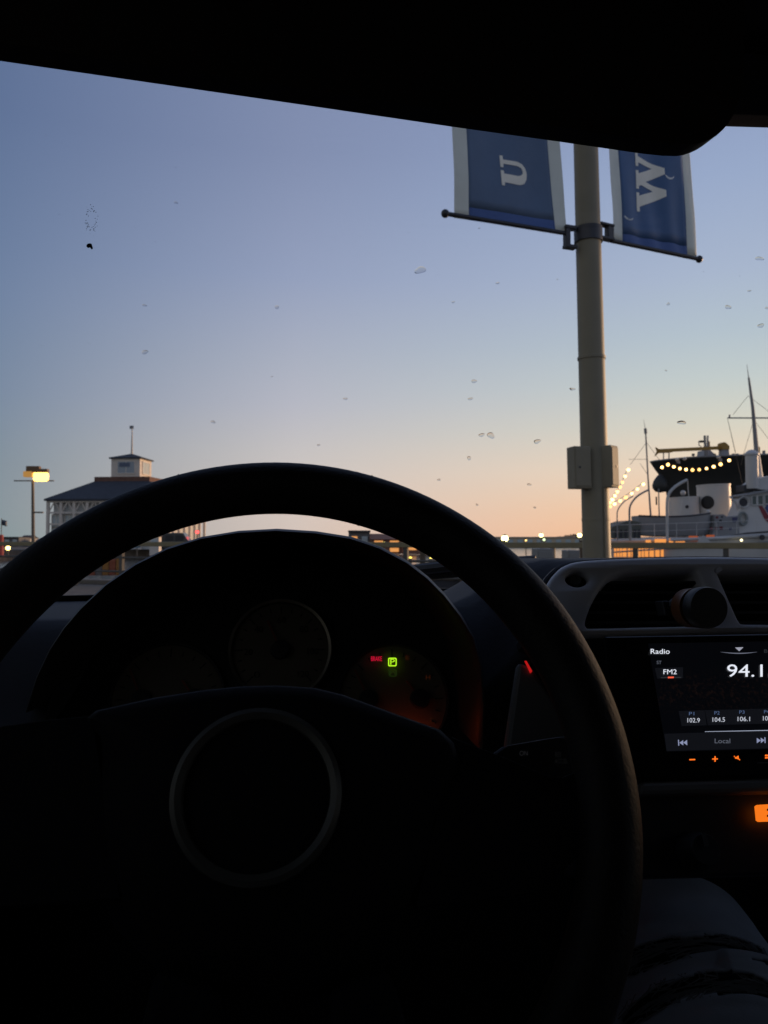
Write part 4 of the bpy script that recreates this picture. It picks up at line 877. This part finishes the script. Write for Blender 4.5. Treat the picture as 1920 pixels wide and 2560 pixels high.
r1 = n_.new('ShaderNodeValToRGB'); r1.color_ramp.elements[0].position = .5; r1.color_ramp.elements[0].color = (0,0,0,1); r1.color_ramp.elements[1].position = .75; r1.color_ramp.elements[1].color = (.006,.0024,.001,1)
l_.new(nzs.outputs['Fac'], r1.inputs[0])
zc_ = st(*c4(1200,1120)).z - st(1840,1760).z
mr = n_.new('ShaderNodeMath'); mr.operation = 'SUBTRACT'; mr.inputs[1].default_value = zc_; l_.new(sx_.outputs[2], mr.inputs[0])
ab = n_.new('ShaderNodeMath'); ab.operation = 'ABSOLUTE'; l_.new(mr.outputs[0], ab.inputs[0])
mp = n_.new('ShaderNodeMapRange'); mp.inputs[1].default_value = .004; mp.inputs[2].default_value = .016; mp.inputs[3].default_value = 1; mp.inputs[4].default_value = 0; l_.new(ab.outputs[0], mp.inputs[0])
mxs = n_.new('ShaderNodeMix'); mxs.data_type = 'RGBA'; mxs.blend_type = 'MULTIPLY'; mxs.inputs[0].default_value = 1; l_.new(r1.outputs[0], mxs.inputs[6]); l_.new(mp.outputs[0], mxs.inputs[7])
ad = n_.new('ShaderNodeMix'); ad.data_type = 'RGBA'; ad.blend_type = 'ADD'; ad.inputs[0].default_value = 1; ad.inputs[7].default_value = (.0012,.0014,.0022,1); l_.new(mxs.outputs[2], ad.inputs[6])
l_.new(ad.outputs[2], b_.inputs['Emission Color']); b_.inputs['Emission Strength'].default_value = 1.0
OFF = .0052
scr = MB().prism([st(*p, .0042) for p in (c4(722,780), c4(2450,748), c4(2600,1560), c4(862,1605))], SN*.0006).build('screen', sm_, rad, smooth=0)
def rt(px, py, off=0): return st(px, py, OFF+off)
W_ = glow('screen_white', (.86,.90,1.0), .95); WD = glow('screen_dim', (.30,.33,.42), .35); WB = glow('screen_blue', (.16,.25,.48), .45); WI = glow('screen_icon', (.42,.47,.72), .6); OR = glow('key_orange', (1.0,.17,.015), 1.25); GR = glow('screen_grey', (.10,.11,.13), .22); WN = glow('screen_number', (.75,.79,.90), .75)
def lt(t, box, m, f=c4): a_, b_ = f(box[0],box[1]), f(box[2],box[3]); return fit_text(t, rt, (a_[0],a_[1],b_[0],b_[1]), 'lettering', m, scr)
def sl(pts, m, name='icon', off=0, f=c4): return MB().prism([rt(*f(*p), off) for p in pts], SN*.0002).build(name, m, scr, smooth=0)
M_bt = glow('screen_button', (.05,.055,.075), .09)
sl([(770,968),(985,962),(985,1044),(790,1048)], M_bt, 'screen_button', -.0003)
for x0, dy in ((952,0),(1152,-6),(1342,-11),(1530,-16),(1720,-21),(1910,-26)): sl([(x0,1296+dy),(x0+196,1290+dy),(x0+212,1404+dy),(x0+22,1410+dy)], M_bt, 'screen_button', -.0003)
sl([(842,1470),(2400,1420),(2420,1560),(860,1600)], M_bt, 'screen_button', -.0003)
lt('Radio', (736,824,881,862), W_); lt('ST', (782,915,818,940), WD); lt('FM2', (833,980,934,1017), W_); lt('94.1', (1318,942,1588,1037), W_); lt('MHz', (1635,1008,1745,1037), WN)
lt('BC', (1600,826,1662,854), GR)
for t, x, y in (('P1',1047,1318),('P2',1240,1312),('P3',1430,1306),('P4',1618,1303),('P5',1808,1298),('P6',1998,1292)): lt(t, (x-20,y-13,x+20,y+12), WB)
for t, x, y in (('102.9',1062,1368),('104.5',1253,1363),('106.1',1444,1358),('106.9',1637,1353),('107.7',1826,1348),('98.5',2016,1342)): lt(t, (x-47,y-17,x+47,y+17), WN)
sl([(815,1038),(970,1036),(970,1044),(815,1046)], GR); sl([(868,1036),(912,1035),(912,1046),(868,1047)], glow('screen_red', (1.0,.12,.06), 1.0), off=.0003)
lt('Local', (1222,1508,1340,1543), WD)
def icons(polys, m): 
    mb = MB()
    for p in polys: mb.prism([rt(*c4(*a_)) for a_ in p], SN*.0002)
    return mb.build('icon', m, scr, smooth=0)
icons([[(945,1516),(952,1516),(954,1560),(947,1560)],[(956,1538),(984,1518),(985,1558)],[(986,1537),(1013,1517),(1015,1557)]], WI)
icons([[(1545,1502),(1574,1521),(1546,1541)],[(1575,1500),(1603,1519),(1577,1540)],[(1603,1497),(1610,1497),(1612,1540),(1605,1540)]], WI)
icons([[(1382,812),(1444,810),(1413,840)]], glow('screen_arrow', (.55,.56,.68), .6))
m = MB(); N_ = 16
for i in range(N_):
    t0, t1 = i/N_, (i+1)/N_; f_ = lambda t: (1270+280*t, 846+12*math.sin(math.pi*t)); wq = lambda t: .6+4.5*math.sin(math.pi*t)
    a_, c_ = f_(t0), f_(t1); m.add([rt(*c4(a_[0],a_[1]-wq(t0))), rt(*c4(c_[0],c_[1]-wq(t1))), rt(*c4(c_[0],c_[1]+wq(t1)*.3)), rt(*c4(a_[0],a_[1]+wq(t0)*.3))], [(0,1,2,3)])
m.build('icon', glow('screen_arc', (.30,.32,.42), .5), scr, smooth=0)
sl([(1150,1452),(1659,1441),(2400,1415),(2400,1418),(1659,1446),(1150,1455)], glow('screen_line', (.6,.66,.85), .6))
# touch keys below the screen
def kt(px, py, off=0): return st(px, py, .0045+off)
def key(polys):
    mb = MB()
    for p in polys: mb.prism([kt(*c4(*a_)) for a_ in p], SN*.0003)
    return mb.build('touch_key', OR, rad, smooth=0)
key([[(1035,1661),(1078,1660),(1078,1669),(1035,1670)]])
key([[(1209,1657),(1250,1656),(1250,1664),(1209,1665)],[(1226,1640),(1234,1640),(1234,1656),(1226,1656)],[(1226,1665),(1234,1665),(1234,1681),(1226,1681)]])
key([[(1382,1646),(1392,1646),(1408,1634),(1410,1664),(1394,1658),(1384,1658)],[(1373,1638),(1378,1635),(1382,1644),(1379,1646)],[(1410,1656),(1422,1668),(1419,1671),(1410,1662)]])
key([[(1612+i*17,1628+j*17-i*.4),(1625+i*17,1628+j*17-i*.4),(1625+i*17,1639+j*17-i*.4),(1612+i*17,1640+j*17-i*.4)] for i in range(3) for j in range(2)])
MB().prism([kt(*c4(*p)) for p in ((1550,1688),(1760,1681),(1760,1689),(1550,1696))], SN*.0006).build('slot_cover', mat('slot_grey',(.12,.12,.12),.4), rad, smooth=0)

# ------------------------------------------------------------------ round phone mount clipped to the vent
pm_c = P(*c4(1208,488), .535); ax = V((.10,-1,.10)).normalized()
pmn = thing('phone_mount', pm_c, 'round black magnetic phone mount clipped to the centre air vent', 'phone mount')
r_ = 160/3.072/FPX*.535
MB().lathe(pm_c - ax*.012, ax, [(r_*.92,0),(r_,.002),(r_,.010),(r_*.96,.012),(0,.012)], 40).build('magnet_disc', mat('mount_black',(.012,.012,.012),.5), pmn)
MB().lathe(pm_c - ax*.030, ax, [(r_*.8,0),(r_*.97,.004),(r_*.98,.016),(0,.016)], 40).build('mount_body', mat('mount_brown',(.16,.06,.02),.35), pmn)
MB().tube([pm_c - ax*.028, pm_c - ax*.042 + V((-.002,0,.002))], .006, 10).build('mount_stem', M_blackp, pmn)
MB().obox(pm_c - ax*.044, SX*.012, ax*.006, SU*.006).build('vent_clip', M_blackp, pmn, smooth=0, bevel=.001)

# ------------------------------------------------------------------ instrument cluster
ins = thing('instrument_cluster', P(690,1700,.68), 'dark instrument cluster under an arched hood with lit brake and park lamps', 'instrument cluster')
YH = .62
arch = [(60,1780),(92,1690),(127,1620),(165,1565),(208,1516),(272,1457),(347,1406),(425,1368),(509,1342),(600,1327),(694,1322),(790,1328),(879,1342),(950,1366),(1018,1402),(1068,1440),(1111,1483),(1152,1535),(1185,1590),(1205,1660),(1215,1760),(1215,1880)]
ar = [PY(x, y, YH) for x, y in arch]; cen = PY(660, 1700, YH)
def ring(f, Y, dz=0, fx=None): return [V((cen.x + (p.x-cen.x)*(fx or f), Y + .10*(O.z-.06-p.z) , cen.z + (p.z-cen.z)*f + dz)) for p in ar]
rings = [ring(.90,.74), ring(.945,.66), ring(.962,.622), ring(.972,.612), ring(.985,.609), ring(.996,.613), ring(1.0,.62), ring(.995,.68,0,1.0), ring(.93,.80,-.012,.99), ring(.70,.93,-.03,.97), ring(.45,1.0,-.05,.95)]
MB().loft(rings, closed=False).build('hood', mat('hood_plastic', (.032,.031,.033), .5, var=.1, vscale=40, bump=.12, bscale=350), ins, smooth=70)
CN = V((0,-math.cos(R(20)),math.sin(R(20)))); CP = PY(700,1620,.70); CU = V((0,math.sin(R(20)),math.cos(R(20))))
def cl(px, py, off=0): return onplane(px, py, CP, CN) + CN*off
MB().prism([cl(x, y, -.01) for x, y in [(70,1780),(150,1600),(360,1420),(690,1345),(1010,1420),(1180,1600),(1225,1900),(60,1900)]], -CN*.01).build('cluster_face', mat('cluster_black',(.012,.012,.012),.6), ins, smooth=0)
M_dial = mat('dial_cream', (.15,.125,.09), .7, var=.05); M_ring = mat('dial_ring', (.26,.23,.18), .4, metal=.8)
for (px, py, rr, lab) in ((700,1622,.0430,'mid'),(984,1746,.0475,'right'),(416,1746,.0475,'left')):
    o = cl(px, py, -.008); rr_ = rr
    MB().lathe(o, CN, [(0,0),(rr_,0),(rr_,.003),(0,.003)], 48).build('gauge_dial', M_dial, ins)
    if lab == 'mid': MB().lathe(o, CN, [(rr_,0),(rr_+.0005,.008),(rr_+.003,.009),(rr_+.0035,0)], 64).build('gauge_ring', M_ring, ins)
    else: MB().lathe(o, CN, [(rr_,0),(rr_+.0005,.006),(rr_+.002,.0062),(rr_+.0025,0)], 64).build('gauge_ring', M_blackp, ins)
    m = MB()
    for i in range(19):
        a_ = R(225-270*i/18); d_ = SX*math.cos(a_)+CU*math.sin(a_); t_ = CN.cross(d_)
        m.obox(o + CN*.0033 + d_*rr*.86, d_*rr*(.08 if i%3 == 0 else .045), t_*.0006, CN*.0003)
    m.build('tick_marks', mat('dial_ink',(.02,.02,.02),.7), ins, smooth=0)
    if lab == 'mid':
        for i in range(7):
            a_ = R(225-270*i/6); c_ = o + (SX*math.cos(a_)+CU*math.sin(a_))*rr*.68; v_ = c_-O; d_ = v_.dot(FW); X_, Y_ = 960+v_.dot(RT)/d_*FPX, 1280-v_.dot(UP)/d_*FPX
            fit_text(str(i*20), lambda px, py, off=0: cl(px, py, -.0044+off), (X_-(5+3*len(str(i*20))), Y_-8, X_+(5+3*len(str(i*20))), Y_+8), 'lettering', mat('dial_ink',(.02,.02,.02),.7), ins)
    for hx in ((0,) if lab == 'mid' else (-.022, .024)):
        hb = MB().lathe(o + SX*hx + CN*.003, CN, [(.009,0),(.008,.006),(0,.007)], 20).build('gauge_hub', M_blackp, ins)
        MB().bar(o + SX*hx + CN*.007, o + SX*(hx - .012) + CU*.026*(1 if hx <= 0 else .6) + CN*.007, .0016, .001, CN).build('needle', mat('needle_red',(.25,.05,.03),.6), hb, smooth=0)
def ct(px, py, off=0): return cl(px, py, .001+off)
def ctx(t, box, m): a_, b_ = c5(box[0],box[1]), c5(box[2],box[3]); return fit_text(t, ct, (a_[0],a_[1],b_[0],b_[1]), 'lettering', m, ins)
ctx('BRAKE', (728,621,772,640), glow('warn_red', (1.0,.01,.06), .75))
def frame(x0, y0, x1, y1, t, m, name):
    mb = MB()
    def rr(a_, b_, c_, d_, r):
        o_ = []
        for (cx_, cy_, s_) in ((c_-r,b_+r,-90),(c_-r,d_-r,0),(a_+r,d_-r,90),(a_+r,b_+r,180)):
            for k_ in range(5): o_.append((cx_+r*math.cos(R(s_+k_*22.5)), cy_+r*math.sin(R(s_+k_*22.5))))
        return o_
    A_, B_ = rr(x0,y0,x1,y1,6), rr(x0+t,y0+t,x1-t,y1-t,3.5); n = len(A_)
    mb.add([ct(*c5(*p)) for p in A_+B_], [(i,(i+1)%n,n+(i+1)%n,n+i) for i in range(n)]); return mb.build(name, m, ins, smooth=0, solid=.0003)
G_ = glow('warn_green', (.50,1.0,.02), 1.0); GD = glow('warn_green_dim', (.03,.07,.01), .35)
frame(797,626,832,661,4.5,G_,'indicator_frame'); ctx('P', (806,632,824,655), G_)
frame(800,672,832,702,3,GD,'indicator_frame'); ctx('M', (806,678,826,696), GD)
DI = glow('dial_backlight', (.20,.045,.01), .12)
ctx('H', (950,696,968,716), DI); ctx('C', (965,872,985,892), DI); ctx('E', (868,618,884,636), DI)
MB().prism([ct(*c5(*p)) for p in ((800,930),(900,945),(960,955),(960,970),(890,962),(800,945))], CN*.004).build('dial_lamp', glow('dial_lamp_orange', (1.0,.12,.02), 2.6), ins, smooth=0)

# ------------------------------------------------------------------ steering wheel
CW = O + RT*(-.060) + UP*(-.138) + FW*.385
WT = R(27); WN_ = V((0,-math.cos(WT),math.sin(WT))); WU = V((0,math.sin(WT),math.cos(WT))); WX = V((1,0,0))
def wpl(px, py, off=0): return onplane(px, py, CW + WN_*off, WN_)
whl = thing('steering_wheel', CW, 'black leather steering wheel with a ringed round badge at its hub', 'steering wheel')
M_leather = mat('wheel_leather', (.014,.012,.011), .60, var=.2, vscale=50, bump=.6, bscale=420, spec=.3)
m = MB(); RR = .1745; NS = 160; rings = []
for i in range(NS):
    a_ = 2*math.pi*i/NS; d_ = WX*math.cos(a_)+WU*math.sin(a_); grip = 1 + .05*math.exp(-((math.degrees(a_)-35)/14)**2) + .05*math.exp(-((math.degrees(a_)-145)/14)**2)
    rings.append([CW + d_*(RR + .0155*grip*math.cos(t)) + WN_*.0165*grip*math.sin(t) for t in [2*math.pi*k_/22 for k_ in range(22)]])
rings.append(rings[0]); m.loft(rings, True, False, False); m.build('rim', M_leather, whl, smooth=180)
for sgn in (72, 108, -60, -120):   # stitched leather joints
    a_ = R(sgn); d_ = WX*math.cos(a_)+WU*math.sin(a_); t_ = WN_.cross(d_)
    m = MB(); m.tube([CW + d_*(RR+.0157*math.cos(t)) + WN_*.0167*math.sin(t) for t in [2*math.pi*k_/20 for k_ in range(20)]], .0003, 6, closed=True); m.build('seam', M_leather, whl)
M_hub = mat('hub_plastic', (.006,.006,.009), .75, spec=.25, var=.15, vscale=40, bump=.2, bscale=380)
padpts = [wpl(*q(*p)) for p in ((186,1552),(205,1536),(330,1508),(440,1491),(520,1483),(600,1481),(680,1486),(740,1500),(850,1540),(955,1578),(984,1606),(994,1640),(1000,1760),(975,1900),(900,2040),(790,2130),(640,2170),(480,2165),(330,2110),(220,2000),(170,1860),(160,1700),(168,1590))]
pc_ = sum(padpts, V((0,0,0)))/len(padpts)
def inset(f, off, low=None): return [pc_ + (p-pc_)*f + WN_*(off if (i < 12 or low is None) else low) for i, p in enumerate(padpts)]
MB().loft([inset(1,-.03), inset(1,-.004,-.022), inset(.985,.003,-.019), inset(.95,.007,-.012), inset(.85,.010,.001), inset(.6,.012,.009), inset(.3,.0125)]).build('hub_pad', M_hub, whl, smooth=60)
def spoke(pts, name='spoke'): MB().prism([wpl(*q(*p), .0) for p in pts], -WN_*.022).build(name, M_hub, whl, smooth=0, bevel=.008)
spoke([(-190,1615),(0,1569),(100,1555),(200,1546),(260,1940),(-20,1960),(-170,1800)])
spoke([(975,1592),(1100,1640),(1190,1679),(1215,1680),(1250,1664),(1300,1640),(1330,1780),(1160,1930),(900,1960)])
spoke([(330,2080),(480,2140),(420,2420),(260,2380)]); spoke([(700,2140),(840,2080),(930,2380),(760,2420)])
hc = wpl(642, 1985, .012); 
MB().lathe(hc, WN_, [(.0348,-.004),(.0356,.003),(.0385,.0045),(.0410,.003),(.0416,-.004)], 64).build('badge_ring', mat('badge_ring_metal',(.11,.11,.10),.42,metal=.3), whl)
MB().lathe(hc, WN_, [(0,.0005),(.02,.0004),(.0354,-.002),(.0354,-.004),(0,-.004)], 48).build('badge_disc', mat('badge_black',(.010,.010,.013),.5), whl)
MB().tube([CW - WN_*.02, CW - WN_*.12, CW - WN_*.30], [.045,.05,.06], 20).build('column_shroud', M_blackp, whl)
# cruise control pod behind the right spoke
pod = MB().prism([wpl(*q(*p), -.03) for p in ((1060,1630),(1085,1612),(1160,1598),(1225,1588),(1262,1600),(1270,1690),(1150,1710),(1060,1680))], -WN_*.02).build('switch_pod', M_blackp, whl, smooth=0, bevel=.003)
def pd(px, py, off=0): return wpl(px, py, -.0296+off)
a_, b_ = c7(228,62), c7(275,90); fit_text('ON', pd, (a_[0],a_[1],b_[0],b_[1]), 'lettering', glow('pod_text', (.05,.05,.055), .22), pod)
a_, b_ = c7(430,70), c7(505,135); fit_text('RES\nACCEL', pd, (a_[0],a_[1],b_[0],b_[1]), 'lettering', glow('pod_text_dim', (.03,.03,.03), .12), pod)
MB().prism([pd(*c7(*p)) for p in ((560,80),(570,80),(572,96),(562,96))], WN_*.0005).build('pod_lamp', glow('pod_red', (1,.04,.01), .25), pod, smooth=0)

# ================================================================== PERSON (lower body in ripped jeans)
M_skin = mat('skin_dark', (.035,.022,.017), .6, var=.1); M_jean = mat('worn_denim', (.53,.57,.62), .9, var=.28, vscale=22, bump=.5, bscale=500); M_thread = mat('frayed_cotton', (.30,.31,.31), .95)
knee = P(1668, 2425, .66); hip = V((.22,-.16,.62)); ank = V((knee.x+.0, knee.y+.10, .38))
per = thing('person', (.02,-.25,.62), 'person in ripped faded jeans, right knee beside the steering wheel', 'person')
def leg_path(h, k, a_):
    pts = []; 
    for i in range(31):
        t = i/30; pts.append(h + (k-h)*t)
    for i in range(1,7):   # rounded knee
        t = i/6; v0_ = (k-h).normalized(); v1_ = (a_-k).normalized(); pts.append(k + (v0_*(1-t)*t*.05 + v1_*t*.07) )
    for i in range(1,13): pts.append(pts[36] + (a_-pts[36])*(i/12))
    return pts
def leg_r(i):
    if i <= 30: t = i/30; return .092 - .020*t + .004*math.sin(t*9)
    if i <= 36: return .072 - .008*(i-30)/6
    t = (i-36)/12; return .064 + .006*math.sin(t*3) - .022*t
def leg_rings(path, grow, seed, fold=0.0, seg=56):
    rings = []; rn = random.Random(seed); ph = [rn.uniform(0,6.28) for _ in range(8)]
    for i, p in enumerate(path):
        t_ = (path[min(i+1,len(path)-1)] - path[max(i-1,0)]).normalized(); x_ = V((1,0,0)); x_ = (x_ - t_*x_.dot(t_)).normalized(); y_ = x_.cross(t_)
        if y_.z < 0 and i < 32: y_ = -y_
        rings.append([p + (x_*math.cos(a_) + y_*math.sin(a_))*(leg_r(i)+grow + fold*(math.sin(i*1.1+ph[0]+2*math.sin(a_+ph[1]))*.6 + math.sin(i*.53+3*a_+ph[2])*.4 + .5*math.sin(i*2.3+ph[3]+a_*2))) for a_ in [2*math.pi*j/seg for j in range(seg)]])
    return rings
lh = V((-.19,-.20,.70)); lk = V((-.30,.42,.80)); la = V((-.24,.58,.38))
body = MB()
pr = leg_path(hip, knee, ank); pl = leg_path(lh, lk, la)
for pth, sd_ in ((pr,1),(pl,2)): body.loft(leg_rings(pth, 0, sd_))
tor = [[V((-.02+.19*s_*math.cos(a_), -.30-.02*k_+.12*s_*math.sin(a_), .66+.09*k_)) for a_ in [2*math.pi*j/24 for j in range(24)]] for k_, s_ in enumerate((.8,1,1,.95,.92,.95,.9,.4))]
body.loft(tor)
for pth in (pr, pl):
    e_ = pth[-1]; body.loft([[e_ + V((.042*s_*math.cos(a_), y_+.0, -.02 + .035*s_*math.sin(a_))) for a_ in [2*math.pi*j/16 for j in range(16)]] for y_, s_ in ((-.06,.6),(-.02,1),(.06,1.1),(.14,1.0),(.19,.5))])
pb_ = body.build('body', M_skin, per, smooth=80)
# jeans: shell over each leg with torn openings across the right thigh, torn at band (start,end, angle range)
RIPS = [(27.35,28.05,.9,2.75,1),(26.95,27.2,.35,1.35,2),(25.9,26.55,.75,2.95,3),(26.3,26.65,.1,.72,6),(23.4,23.9,.6,2.4,5)]
def jeans(path, seed, rips):
    pth = []; sub = 14 if rips else 4
    fine = []
    for i in range(len(path)-1):
        for k_ in range(sub): fine.append((i + k_/sub, path[i] + (path[i+1]-path[i])*k_/sub))
    seg = 200 if rips else 60; rings = []; rn = random.Random(seed); ph = [rn.uniform(0,6.28) for _ in range(8)]
    for fi, p in fine:
        i = int(fi); t_ = (path[min(i+1,len(path)-1)] - path[max(i-1,0)]).normalized(); x_ = V((1,0,0)); x_ = (x_ - t_*x_.dot(t_)).normalized(); y_ = x_.cross(t_)
        if y_.z < 0 and i < 32: y_ = -y_
        rg = []
        for j in range(seg):
            a_ = 2*math.pi*j/seg; r_ = leg_r(fi)*1.0 + .008 + (.0036*math.sin(fi*3.1+1.5*math.sin(a_*2+ph[4])+a_*1.5)*math.sin(a_+fi*.4) if rips else 0) + .0022*math.sin(fi*1.1+ph[0]+2*math.sin(a_+ph[1])) + .0018*math.sin(fi*.53+3*a_+ph[2]) + .0010*math.sin(fi*2.3+ph[3]+a_*2)
            for s0_, s1_, a0, a1, sd_ in rips:
                if a0-.2 < a_ < a1+.2:
                    for ed in (s0_, s1_): r_ += .0045*math.exp(-((fi-ed-.15*math.sin(a_*2.2+sd_))/.16)**2)
            rg.append(p + (x_*math.cos(a_)+y_*math.sin(a_))*r_)
        rings.append(rg)
    m = MB(); b_ = 0
    for rg in rings: m.v += rg
    thr = MB()
    for i in range(len(rings)-1):
        fi = fine[i][0]
        for j in range(seg):
            a_ = 2*math.pi*(j+.5)/seg; skip = False
            for s0_, s1_, a0, a1, sd_ in rips:
                mid = (a0+a1)/2; hw_ = (a1-a0)/2; k_ = 1-((a_-mid)/hw_)**2
                if k_ > 0:
                    c_ = (s0_+s1_)/2; hh = (s1_-s0_)/2*math.sqrt(k_)*(1+.16*math.sin(a_*9+sd_*2)+.08*math.sin(a_*17+sd_))
                    cc_ = c_ + .15*math.sin(a_*2.2+sd_)
                    if abs(fi-cc_) < hh: skip = True
            if not skip: m.f.append((i*seg+j, i*seg+(j+1)%seg, (i+1)*seg+(j+1)%seg, (i+1)*seg+j))
    def surf(fi, a_, up=0):
        i = int(fi); p = path[i] + (path[i+1]-path[i])*(fi-i); t_ = (path[i+1]-path[i]).normalized(); x_ = V((1,0,0)); x_ = (x_ - t_*x_.dot(t_)).normalized(); y_ = x_.cross(t_); y_ = -y_ if y_.z < 0 else y_
        return p + t_*0 + (x_*math.cos(a_)+y_*math.sin(a_))*(leg_r(fi)+.011+up)
    for s0_, s1_, a0, a1, sd_ in rips:
        for i in range(110):
            a_ = rn.uniform(a0+.05, a1-.05); k_ = 1-((a_-(a0+a1)/2)/((a1-a0)/2))**2; c_ = (s0_+s1_)/2 + .15*math.sin(a_*2.2+sd_); hh = (s1_-s0_)/2*math.sqrt(max(0,k_)); ed = rn.choice((-1,1)); L_ = rn.uniform(.04,.22)
            p0 = surf(c_+ed*(hh+.06), a_, .003); p1 = surf(c_+ed*(hh-L_*.5), a_+rn.uniform(-.08,.08), rn.uniform(0,.004)); p2 = surf(c_+ed*(hh-L_), a_+rn.uniform(-.18,.18), rn.uniform(-.002,.003))
            thr.tube([p0,p1,p2], .00045, 3, caps=False)
        for i in range(26):  # long white strands across the hole
            a_ = rn.uniform(a0+.2, a1-.7); fi = (s0_+s1_)/2 + .10*math.sin((a_+.2)*3+sd_) + rn.uniform(-.3,.3)*(s1_-s0_)
            thr.tube([surf(fi + rn.uniform(-.03,.03), a_+k_*.12, rn.uniform(-.001,.002)) for k_ in range(5)], .0006, 3, caps=False)
    return m, thr
mj, thr = jeans(pr, 4, RIPS); jj = mj.build('trouser_leg', M_jean, per, solid=.0022, smooth=70)
if thr.v: to = thr.build('frayed_threads', M_thread, jj, smooth=0, recalc=False); to['kind'] = 'stuff'
mj, thr = jeans(pl, 8, []); mj.build('trouser_leg', M_jean, per, solid=.0022, smooth=70)
